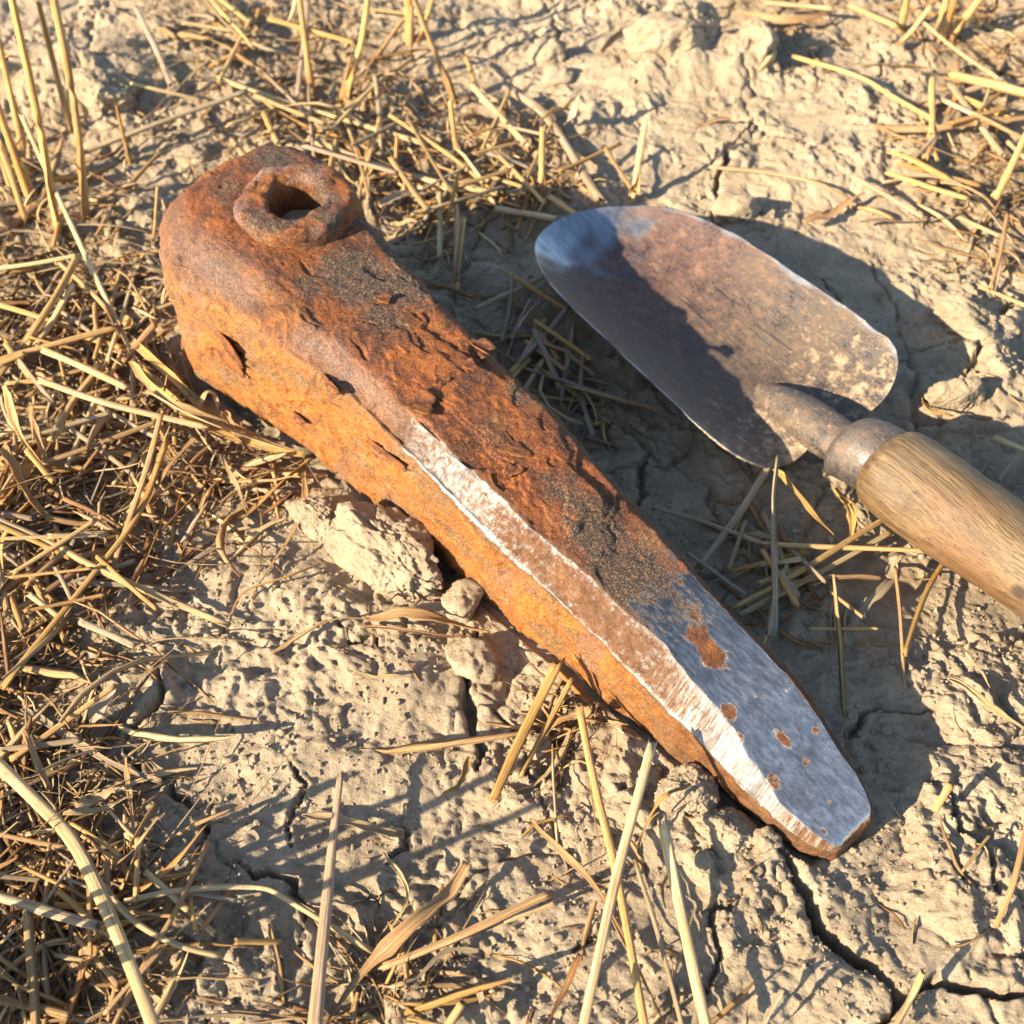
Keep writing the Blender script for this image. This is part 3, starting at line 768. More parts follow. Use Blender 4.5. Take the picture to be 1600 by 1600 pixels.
tv = np.sin(np.linspace(-np.pi / 2, np.pi / 2, nv)) * .5 + np.linspace(-1, 1, nv) * .5
HW = half_w(uu)
U_ = np.repeat(uu[:, None], nv, 1); V_ = HW[:, None] * tv[None]
V_ = V_ + .0005 * vn2(U_ / .012, V_ * 0 + np.sign(V_) * 3.3, 5) * np.abs(tv[None]) ** 6
Zt = blade_z(U_, V_) + .0003 * fbm2(U_, V_, .02, 3, .5, 6)
TH = .0011
topP = np.stack([U_, V_, Zt + TH * .5], -1); botP = np.stack([U_, V_, Zt - TH * .5], -1)
n0 = len(uu); nvt = n0 * nv
Vv = np.vstack([topP.reshape(-1, 3), botP.reshape(-1, 3)])
q1 = grid_quads(n0, nv); q2 = grid_quads(n0, nv, base=nvt)[:, ::-1]
def strip(ids): return np.stack([ids[:-1], ids[1:], ids[1:] + nvt, ids[:-1] + nvt], 1)
bd = np.concatenate([np.arange(0, n0) * nv, (n0 - 1) * nv + np.arange(1, nv), (np.arange(n0 - 2, -1, -1)) * nv + nv - 1, np.arange(nv - 2, -1, -1)])
Qs = np.vstack([q1, q2, strip(bd)])
uf, vf = Vv[:, 0], Vv[:, 1]
hwf = half_w(uf) + 1e-5
ed = np.abs(vf) / hwf
shine = np.clip(np.maximum(.95 * sstep(.034, .008, uf + .012 * vn2(uf / .01, vf / .01, 7)), .7 * sstep(.955, 1.0, ed + .03 * vn2(uf / .008, vf / .008, 8))), 0, 1)
mud = .05 + .42 * sstep(.08, .14, uf) + .12 * vn2(uf / .02, vf / .02, 9) + .12 * sstep(.04, .09, uf)
me = mesh_np('blade', Vv, Qs, M_BLADE, True, {'shine': shine, 'mud': mud})
obj('blade', me, trowel)['label'] = 'dished steel blade, bare at the rim and stained brown inside'
# neck, ferrule and handle along a slightly falling axis
AX0 = np.array([.118, 0.0, .0165])
def along(prof, name, mat, seg=72, attrs=None, bow=0.0, nseed=0, namp=0.0, start=AX0, zfun=None):
    prof = np.array(prof); d = prof[:, 0]
    t = np.linspace(d[0], d[-1], max(30, int((d[-1] - d[0]) / .0007)))
    # smooth (monotone) resampling of the radius
    r = np.interp(t, d, prof[:, 1])
    for _ in range(14):
        r[1:-1] = (r[:-2] + 2 * r[1:-1] + r[2:]) / 4
    a = np.linspace(0, 2 * np.pi, seg, endpoint=False)
    cz = zfun(t)
    cy = np.interp(t, [.10, .150, .168, .218, .31], [.0015, -.0012, .0012, .0055, .0135])
    P = np.stack([np.repeat(t[:, None], seg, 1), cy[:, None] + r[:, None] * np.cos(a), cz[:, None] + r[:, None] * np.sin(a)], -1)
    if namp:
        nrm = np.stack([0 * P[..., 0], np.repeat(np.cos(a)[None], len(t), 0), np.repeat(np.sin(a)[None], len(t), 0)], -1)
        P = P + nrm * (namp * fbm3(P.reshape(-1, 3), .012, 3, .5, nseed)).reshape(P.shape[:2])[..., None]
    nvv = P.shape[0] * seg
    pts = np.vstack([P.reshape(-1, 3), P[0].mean(0), P[-1].mean(0)])
    j = np.arange(seg); j2 = (j + 1) % seg; lb = (len(t) - 1) * seg
    tri = np.concatenate([np.stack([j2, j, np.full(seg, nvv)], 1), np.stack([lb + j, lb + j2, np.full(seg, nvv + 1)], 1)])
    at = {k: np.full(len(pts), v) for k, v in (attrs or {}).items()}
    return obj(name, mesh_np(name, pts, grid_quads(len(t), seg, True), mat, True, at, tri), trowel)
zax = lambda t: np.interp(t, [.10, .145, .160, .17, .22, .31], [.0055, .0140, .0180, .0182, .0178, .0165])
along([(.112, .0005), (.114, .0035), (.124, .0068), (.136, .0078), (.148, .0072), (.160, .0078)], 'neck', M_BLADE, 48, {'shine': .1, 'mud': .45}, nseed=4, namp=.0005, zfun=zax)
along([(.1525, .0075), (.1528, .0092), (.1545, .0108), (.158, .0114), (.162, .0116), (.1665, .0118), (.1670, .0114)], 'ferrule', M_BLADE, 72, {'shine': .16, 'mud': .30}, nseed=5, namp=.0004, zfun=zax)
h = along([(.1655, .009), (.1659, .0122), (.1675, .0134), (.174, .0143), (.184, .0146), (.196, .0143), (.212, .0133), (.230, .0124), (.252, .0128), (.272, .0144), (.286, .0142), (.296, .0122), (.3012, .0080), (.3025, .003)], 'handle', M_WOOD, 96, None, nseed=6, namp=.0004, zfun=zax)
h['label'] = 'weathered bare wood handle'

# ------------------------------------------------------------------ clods of earth
def ico(sub):
    import bmesh
    bm = bmesh.new(); bmesh.ops.create_icosphere(bm, subdivisions=sub, radius=1.0)
    V = np.array([v.co[:] for v in bm.verts]); T = np.array([[v.index for v in f.verts] for f in bm.faces]); bm.free()
    return V, T
ICO = {k: ico(k) for k in (1, 2, 3, 4, 6)}
def clod_mesh(name, size, seed, sub):
    V, T = ICO[sub]; g = np.random.default_rng(seed)
    n = V / np.linalg.norm(V, axis=1, keepdims=True)
    # a broken chunk: cut by random planes, then roughened
    pn = g.normal(0, 1, (13, 3)); pn /= np.linalg.norm(pn, axis=1, keepdims=True); pd = g.uniform(.72, 1.0, 13)
    dots = np.clip(n @ pn.T, .02, None); rr = pd / dots
    r = -np.log(np.exp(-9 * np.minimum(rr, 2.2)).sum(1)) / 9
    r = np.minimum(r, 1.25)
    q = n * 1.0 + seed * 7.13
    r = r * (1 + .10 * fbm3(q, .9, 2, .5, seed))
    if sub >= 4:
        r += .075 * fbm3(q, .34, 5, .62, seed + 5) - .10 * sstep(.42, .60, vn3(q, .33, seed + 8)) - .09 * sstep(.05, .0, np.abs(vn3(q, .55, seed + 9)))
        r -= .05 * sstep(.45, .6, vn3(q, .12, seed + 10)) + .05 * sstep(.2, .26, vn3(q, .26, seed + 14))
        if sub >= 6: r += .03 * fbm3(q, .07, 2, .6, seed + 11)
    P = n * r[:, None] * np.array(size)
    return mesh_np(name, P, None, M_CLOD, True, None, T)
def place_clod(x, y, wpx, hpx, rot, seed, label, sub=4, lift=.35, dz=0.0):
    g = un(x, y + hpx * .2, .004)
    _, _, w = pr(g[0], g[1], .004)
    rx = wpx * .62 * float(w) / FPX; ry = hpx * .66 * float(w) / FPX; rz = (rx + ry) * .42
    z = float(ground_h(np.array([g[0]]), np.array([g[1]]))[0])
    o = obj('soil_clod', clod_mesh('soil_clod', (rx, ry, rz), seed, sub), None, (g[0], g[1], z + rz * lift + dz))
    o.rotation_euler = (0, 0, math.radians(rot))
    return tag(o, label, 'clod', 'clods of dry earth')
for a_ in [
(614, 868, 168, 92, -42, 33, 'largest pale clod of earth lying against the lower flank of the wedge', 6, .45),
    (506, 800, 82, 66, -30, 2, 'small crumbling clod left of the largest clod, by the straw at the wedge', 6, .5),
    (722, 935, 56, 44, -40, 3, 'small clod at the lower right end of the largest clod, against the wedge', 4, .5),
    (735, 1020, 70, 52, -60, 4, 'lumpy clod just below the straw bundle left of the wedge', 4, .3),
    (1068, 1228, 76, 70, 20, 5, 'rough clod under the wedge tip beside two leaning straws', 6, .3),
    (1128, 1280, 72, 58, -15, 6, 'rounded clod tucked under the tip of the wedge, above the cracked slab', 6, .25),
    (1093, 1345, 26, 26, 0, 7, 'pebble-sized crumb of earth on the cracked slab below the wedge tip', 4, .4),
    (1195, 1315, 36, 28, 10, 8, 'small lump of earth beside the start of the wide crack', 4, .4),
    (1155, 318, 56, 44, 15, 10, 'low clay lump behind the trowel blade, below a thin straw', 4, .3),
    (1520, 488, 110, 66, -25, 11, 'broad sunlit clay lump beyond the shadow of the trowel', 6, -.1),
    (1500, 610, 90, 50, 15, 12, 'sunlit clay lump above the handle of the trowel', 6, .05),
    (862, 72, 46, 36, 0, 13, 'small clod casting a shadow at the top middle of the photo', 4, .4),
    (868, 108, 40, 30, 0, 14, 'small clod just below the topmost middle clod', 4, .4),
    (1180, 75, 60, 70, 0, 15, 'right shoulder of pale crumbled earth on the far mound', 6, .1),
    (1060, 60, 120, 80, 10, 16, 'broad pale clod crowning the far mound at top right', 6, .15),
    (160, 150, 90, 50, -15, 17, 'grey-tan clod on the mound behind the standing straws, top left', 6, .2),
    (300, 215, 46, 32, 0, 18, 'small clod behind the head of the wedge', 4, .3),
    (840, 1150, 40, 32, 0, 20, 'small clod under the tuft of straws left of the wedge tip', 4, .4),
    (1005, 1275, 34, 30, 0, 21, 'small shaded clod between the two crossing straws', 4, .4),
    ]:
    place_clod(*a_)

# ------------------------------------------------------------------ straw
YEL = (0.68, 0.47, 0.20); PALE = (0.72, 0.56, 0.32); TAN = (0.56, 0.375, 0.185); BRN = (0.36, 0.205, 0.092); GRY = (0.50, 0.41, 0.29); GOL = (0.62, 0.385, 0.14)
def catmull(P, n):
    P = np.asarray(P, float)
    if len(P) == 2: return P[0] + (P[1] - P[0]) * np.linspace(0, 1, n)[:, None]
    Q = np.vstack([2 * P[0] - P[1], P, 2 * P[-1] - P[-2]])
    t = np.linspace(0, len(P) - 1 - 1e-9, n); k = t.astype(int); f = (t - k)[:, None]
    a, b, c, d = Q[k], Q[k + 1], Q[k + 2], Q[k + 3]
    return .5 * (2 * b + (c - a) * f + (2 * a - 5 * b + 4 * c - d) * f ** 2 + (3 * b - a - 3 * c + d) * f ** 3)
def frames(P):
    T = np.gradient(P, axis=0); T /= np.linalg.norm(T, axis=1, keepdims=True) + 1e-12
    up = np.array([0, 0, 1.0]); A = np.cross(T, up)
    bad = np.linalg.norm(A, axis=1) < .15
    A[bad] = np.cross(T[bad], np.array([0, 1.0, 0]))
    A /= np.linalg.norm(A, axis=1, keepdims=True) + 1e-12
    return T, A, np.cross(A, T)
def tube_arrays(P, r, seed, sides=9, flat=.85, nodes=(), taper=(1, 1), fray=True):
    g = np.random.default_rng(seed); n = len(P)
    d = np.r_[0, np.cumsum(np.linalg.norm(np.diff(P, axis=0), axis=1))]; t = d / d[-1]
    R = r * (taper[0] + (taper[1] - taper[0]) * t) * (1 + .05 * np.sin(t * 9 + g.uniform(0, 6)))
    for nd in nodes: R = R * (1 + .28 * np.exp(-((d - nd * d[-1]) / (r * 1.1)) ** 2) - .10 * np.exp(-((d - nd * d[-1]) / (r * 3.0)) ** 2))
    T, A, B = frames(P)
    a = np.linspace(0, 2 * np.pi, sides, endpoint=False) + g.uniform(0, 6)
    rr = 1 + .07 * np.sin(a * 3 + g.uniform(0, 6)) + g.normal(0, .03, sides)
    rows = [P[i] + (A[i] * np.cos(a)[:, None] + B[i] * np.sin(a)[:, None] * flat) * (R[i] * rr)[:, None] for i in range(n)]
    if fray:
        rows[0] = rows[0] - T[0] * (np.abs(g.normal(0, .9, sides)) * r)[:, None]; rows[-1] = rows[-1] + T[-1] * (np.abs(g.normal(0, .9, sides)) * r)[:, None]
    inn = lambda row, c, tt: c + (row - c) * .62 + tt
    rows = [inn(rows[0], P[0], T[0] * r * 3)] + [inn(rows[0], P[0], T[0] * 0)] + rows + [inn(rows[-1], P[-1], T[-1] * 0), inn(rows[-1], P[-1], -T[-1] * r * 3)]
    dd = np.r_[d[0], d[0], d, d[-1], d[-1]]
    V = np.array(rows).reshape(-1, 3); nr_ = len(rows); off = g.uniform(0, 50, 3)
    fib = np.stack([np.tile(np.cos(a), nr_), np.tile(np.sin(a), nr_), np.repeat(dd * 60, sides)], 1) + off
    c0 = len(V); V = np.vstack([V, P[0] + T[0] * r * 3, P[-1] - T[-1] * r * 3]); fib = np.vstack([fib, off, off])
    j = np.arange(sides); j2 = (j + 1) % sides; lb = (nr_ - 1) * sides
    tri = np.concatenate([np.stack([j2, j, np.full(sides, c0)], 1), np.stack([lb + j, lb + j2, np.full(sides, c0 + 1)], 1)])
    return V, grid_quads(nr_, sides, True), tri, fib
def leaf_arrays(P, w, seed, curl=.5, twist=.8, th=.00012, na=7, taper=(.7, .15)):
    g = np.random.default_rng(seed); n = len(P)
    d = np.r_[0, np.cumsum(np.linalg.norm(np.diff(P, axis=0), axis=1))]; t = d / d[-1]
    W = w * .5 * np.interp(t, [0, .12, .55, 1], [taper[0], 1, .9, taper[1]]) * (1 + .16 * np.sin(t * 11 + g.uniform(0, 6)))
    WL = W * (1 + .22 * np.interp(t, np.linspace(0, 1, 14), g.normal(0, 1, 14))); WR = W * (1 + .22 * np.interp(t, np.linspace(0, 1, 14), g.normal(0, 1, 14)))
    T, A, B = frames(P)
    ph = g.uniform(-.6, .6) + twist * np.sin(t * g.uniform(2, 5) + g.uniform(0, 6))
    A2 = A * np.cos(ph)[:, None] + B * np.sin(ph)[:, None]; B2 = -A * np.sin(ph)[:, None] + B * np.cos(ph)[:, None]
    x = np.linspace(-1, 1, na); cu = curl * g.uniform(.4, 1.3)
    rows = []
    for i in range(n):
        wig = .12 * np.sin(x * 7 + t[i] * 8)
        xw = np.where(x < 0, x * WL[i], x * WR[i])
        top = P[i] + A2[i] * xw[:, None] + B2[i] * ((cu * x * x + wig * .5) * W[i] + th)[:, None]
        bot = P[i] + A2[i] * xw[::-1][:, None] + B2[i] * ((cu * x * x + wig[::-1] * .5)[::-1] * W[i] - th)[:, None]
        rows.append(np.vstack([top, bot]))
    k = 2 * na; V = np.array(rows).reshape(-1, 3); off = g.uniform(0, 50, 3)
    ax = np.r_[x, x[::-1] + .3] * 1.6
    fib = np.stack([np.tile(ax, n), np.tile(ax * 0, n), np.repeat(d * 60, k)], 1) + off
    caps = np.array([[i, k - 1 - i, k - 2 - i, i + 1] for i in range(na - 1)]); lb = (n - 1) * k
    Q = np.vstack([grid_quads(n, k, True), caps, (caps + lb)[:, ::-1]])
    return V, Q, None, fib
def straw_mesh(name, arr, tint):
    V, Q, T, fib = arr
    return mesh_np(name, V, Q, M_STRAW, True, {'fib': fib, 'tint': np.tile(np.array([*tint, 1.0]), (len(V), 1))}, T)
SEED = [1000]
def jit(t):
    f = RNG.uniform(.85, 1.15); return tuple(np.clip(np.array(t) * f * RNG.uniform(.95, 1.05, 3), 0, .8))
WALL = None
def lying(kind, pts, wpx, tint, label, dz=(2, 2), **kw):
    """a straw lying on the ground through measured positions; dz: millimetres its two ends are lifted"""
    SEED[0] += 1; g = np.random.default_rng(SEED[0])
    w = None; zz = [.004] * len(pts)
    for _ in range(3):
        W3 = np.array([un(p[0], p[1], z) for p, z in zip(pts, zz)])
        gz = ground_h(W3[:, 0], W3[:, 1])
        lift = np.linspace(dz[0], dz[1], len(pts)) * .001 + .0015 * float(np.mean(density(W3[:, 0], W3[:, 1])))
        zz = list(gz + lift + .0012)
    W3 = np.array([un(p[0], p[1], z) for p, z in zip(pts, zz)])
    _, _, dep = pr(W3[:, 0], W3[:, 1], W3[:, 2]); r = wpx * .5 * float(np.mean(dep)) / FPX
    n = 26 if kind == 't' else 30
    P = catmull(W3, n)
    t = np.linspace(0, 1, n); L = np.linalg.norm(P[-1] - P[0])
    T, A, B = frames(P)
    am = (.006 if kind == 't' else .03) * L
    P = P + A * (am * np.sin(t * g.uniform(2, 6) + g.uniform(0, 6)))[:, None]
    gz = ground_h(P[:, 0], P[:, 1]); over = gz + r * .35 - P[:, 2]
    if kind == 't':
        P[:, 2] += max(0, np.max(over)) * .8
    else:
        P[:, 2] = np.maximum(P[:, 2], gz + .0006) + .0008 * np.sin(t * 7 + g.uniform(0, 6))
    c = P[len(P) // 2].copy(); P = P - c
    if kind == 't':
        arr = tube_arrays(P, r, SEED[0], flat=kw.get('flat', g.uniform(.62, .95)), nodes=kw.get('nodes', ()), taper=kw.get('taper', (1, .92)))
    else:
        arr = leaf_arrays(P, 2 * r, SEED[0], kw.get('curl', .5), kw.get('twist', .5), taper=kw.get('taper', (.7, .15)))
    nm = 'straw_stalk' if kind == 't' else 'dry_leaf_blade'
    return tag(obj(nm, straw_mesh(nm, arr, jit(tint)), None, c), label, 'straw' if kind == 't' else 'dry leaf', kw.get('group', 'loose straw on the ground'))
def standing_arrays(base, top, wpx, seed, lean=0.0, bend=0.0, nodes=(.35,)):
    b = un(base[0], base[1], .002); b[2] = float(ground_h(np.array([b[0]]), np.array([b[1]]))[0]) - .002
    b2 = un(base[0], base[1], b[2] + .002); b = np.array([b2[0], b2[1], b[2]])
    tp = un_y(top[0], top[1], b[1] + lean)
    _, _, dep = pr(b[0], b[1], b[2] + .02); r = wpx * .5 * float(dep) / FPX
    mid = (b + tp) / 2 + np.array([bend, 0, 0]); P = catmull([b, mid, tp], 26)
    return P, r, b
def clump(label, stalks, group='standing stubble'):
    first = standing_arrays(*stalks[0][:3], 0)[2]
    e = bpy.data.objects.new('stubble_tuft', None); COL.objects.link(e); e.location = tuple(first); e.empty_display_size = .01
    tag(e, label, 'stubble', group)
    for st in stalks:
        SEED[0] += 1
        P, r, b = standing_arrays(st[0], st[1], st[2], SEED[0], *(st[4:6] if len(st) > 4 else ()))
        arr = tube_arrays(P - first, r, SEED[0], flat=.92, nodes=(.42,) if len(P) else (), taper=(1.08, .9))
        so_ = obj('stalk', straw_mesh('stalk', arr, jit(st[3])), e)
        # dried sheath around the foot
        SEED[0] += 1
        k = 12; a_ = P[:k] - first
        arr = leaf_arrays(a_ + np.array([.0006, -.0008, 0]), r * 2.6, SEED[0], 1.2, .5, taper=(.9, .2))
        obj('sheath', straw_mesh('sheath', arr, jit(TAN)), so_)
    return e

clump('tall yellow stubble tuft standing at the top left corner', [
    ((90, 362), (10, -40), 12, YEL, .01, .001), ((36, 235), (-22, -20), 9, YEL, .0, 0), ((47, 312), (-30, 90), 12, GOL, .0, 0),
    ((134, 335), (72, -60), 12, YEL, .01, .002), ((112, 215), (60, 6), 9, TAN, .0, 0), ((20, 300), (-60, 60), 10, TAN, 0, 0)])
clump('pair of stubble stalks standing behind the wedge head, parting like a V', [((488, 155), (462, -50), 9, YEL, .0, 0), ((536, 158), (580, -40), 10, YEL, .01, .002), ((528, 160), (548, 90), 6, TAN, 0, 0)])
clump('stubble tuft at the top edge, right of the parted pair', [((641, 70), (636, -60), 13, GOL, 0, 0), ((655, 60), (690, -50), 8, YEL, 0, 0), ((640, 100), (644, 10), 7, TAN, 0, 0)])
clump('stubble tuft standing in the top right corner', [((1466, 62), (1492, -60), 12, YEL, 0, 0), ((1480, 62), (1560, -40), 12, YEL, .0, 0), ((1474, 55), (1512, -60), 9, GOL, 0, 0), ((1404, 72), (1452, 12), 9, PALE, 0, 0), ((1408, 45), (1424, -30), 11, YEL, 0, 0)])
clump('short single straw standing up just beyond the trowel tip', [((988, 314), (1008, 194), 10, PALE, .01, 0)])
clump('short cut straw standing left of the trowel tip', [((846, 320), (848, 202), 10, YEL, .01, 0)])
clump('cut straw standing behind the wedge with its foot in shadow', [((708, 462), (724, 342), 10, PALE, -.004, 0)])
clump('slim bent straw leaning over the litter behind the wedge', [((712, 160), (640, -20), 9, TAN, .01, 0)])
clump('thin straw standing behind the wedge, below the slim bent one', [((716, 252), (704, 160), 8, YEL, 0, 0), ((695, 358), (716, 270), 7, YEL, 0, 0)])
clump('slanted straw standing at the right edge of the photo', [((1552, 318), (1606, 205), 11, YEL, 0, 0)])
clump('small cut straw standing left of the wedge head', [((203, 258), (182, 165), 6, GOL, 0, 0), ((238, 375), (246, 292), 5, YEL, 0, 0)])
# stubble row just outside the left edge, whose shadows reach into the photo
clump('bushy stubble tuft just outside the lower left edge of the photo', [((-60 - 37 * k % 140, 1500 + 53 * k % 190), (-75 - 61 * k % 170, 1440 + 53 * k % 190 - 20 * (k % 3)), 13 + 3 * (k % 3), (YEL, GOL, TAN)[k % 3], .004 * (k % 5 - 2), .004 * (k % 3 - 1)) for k in range(14)])

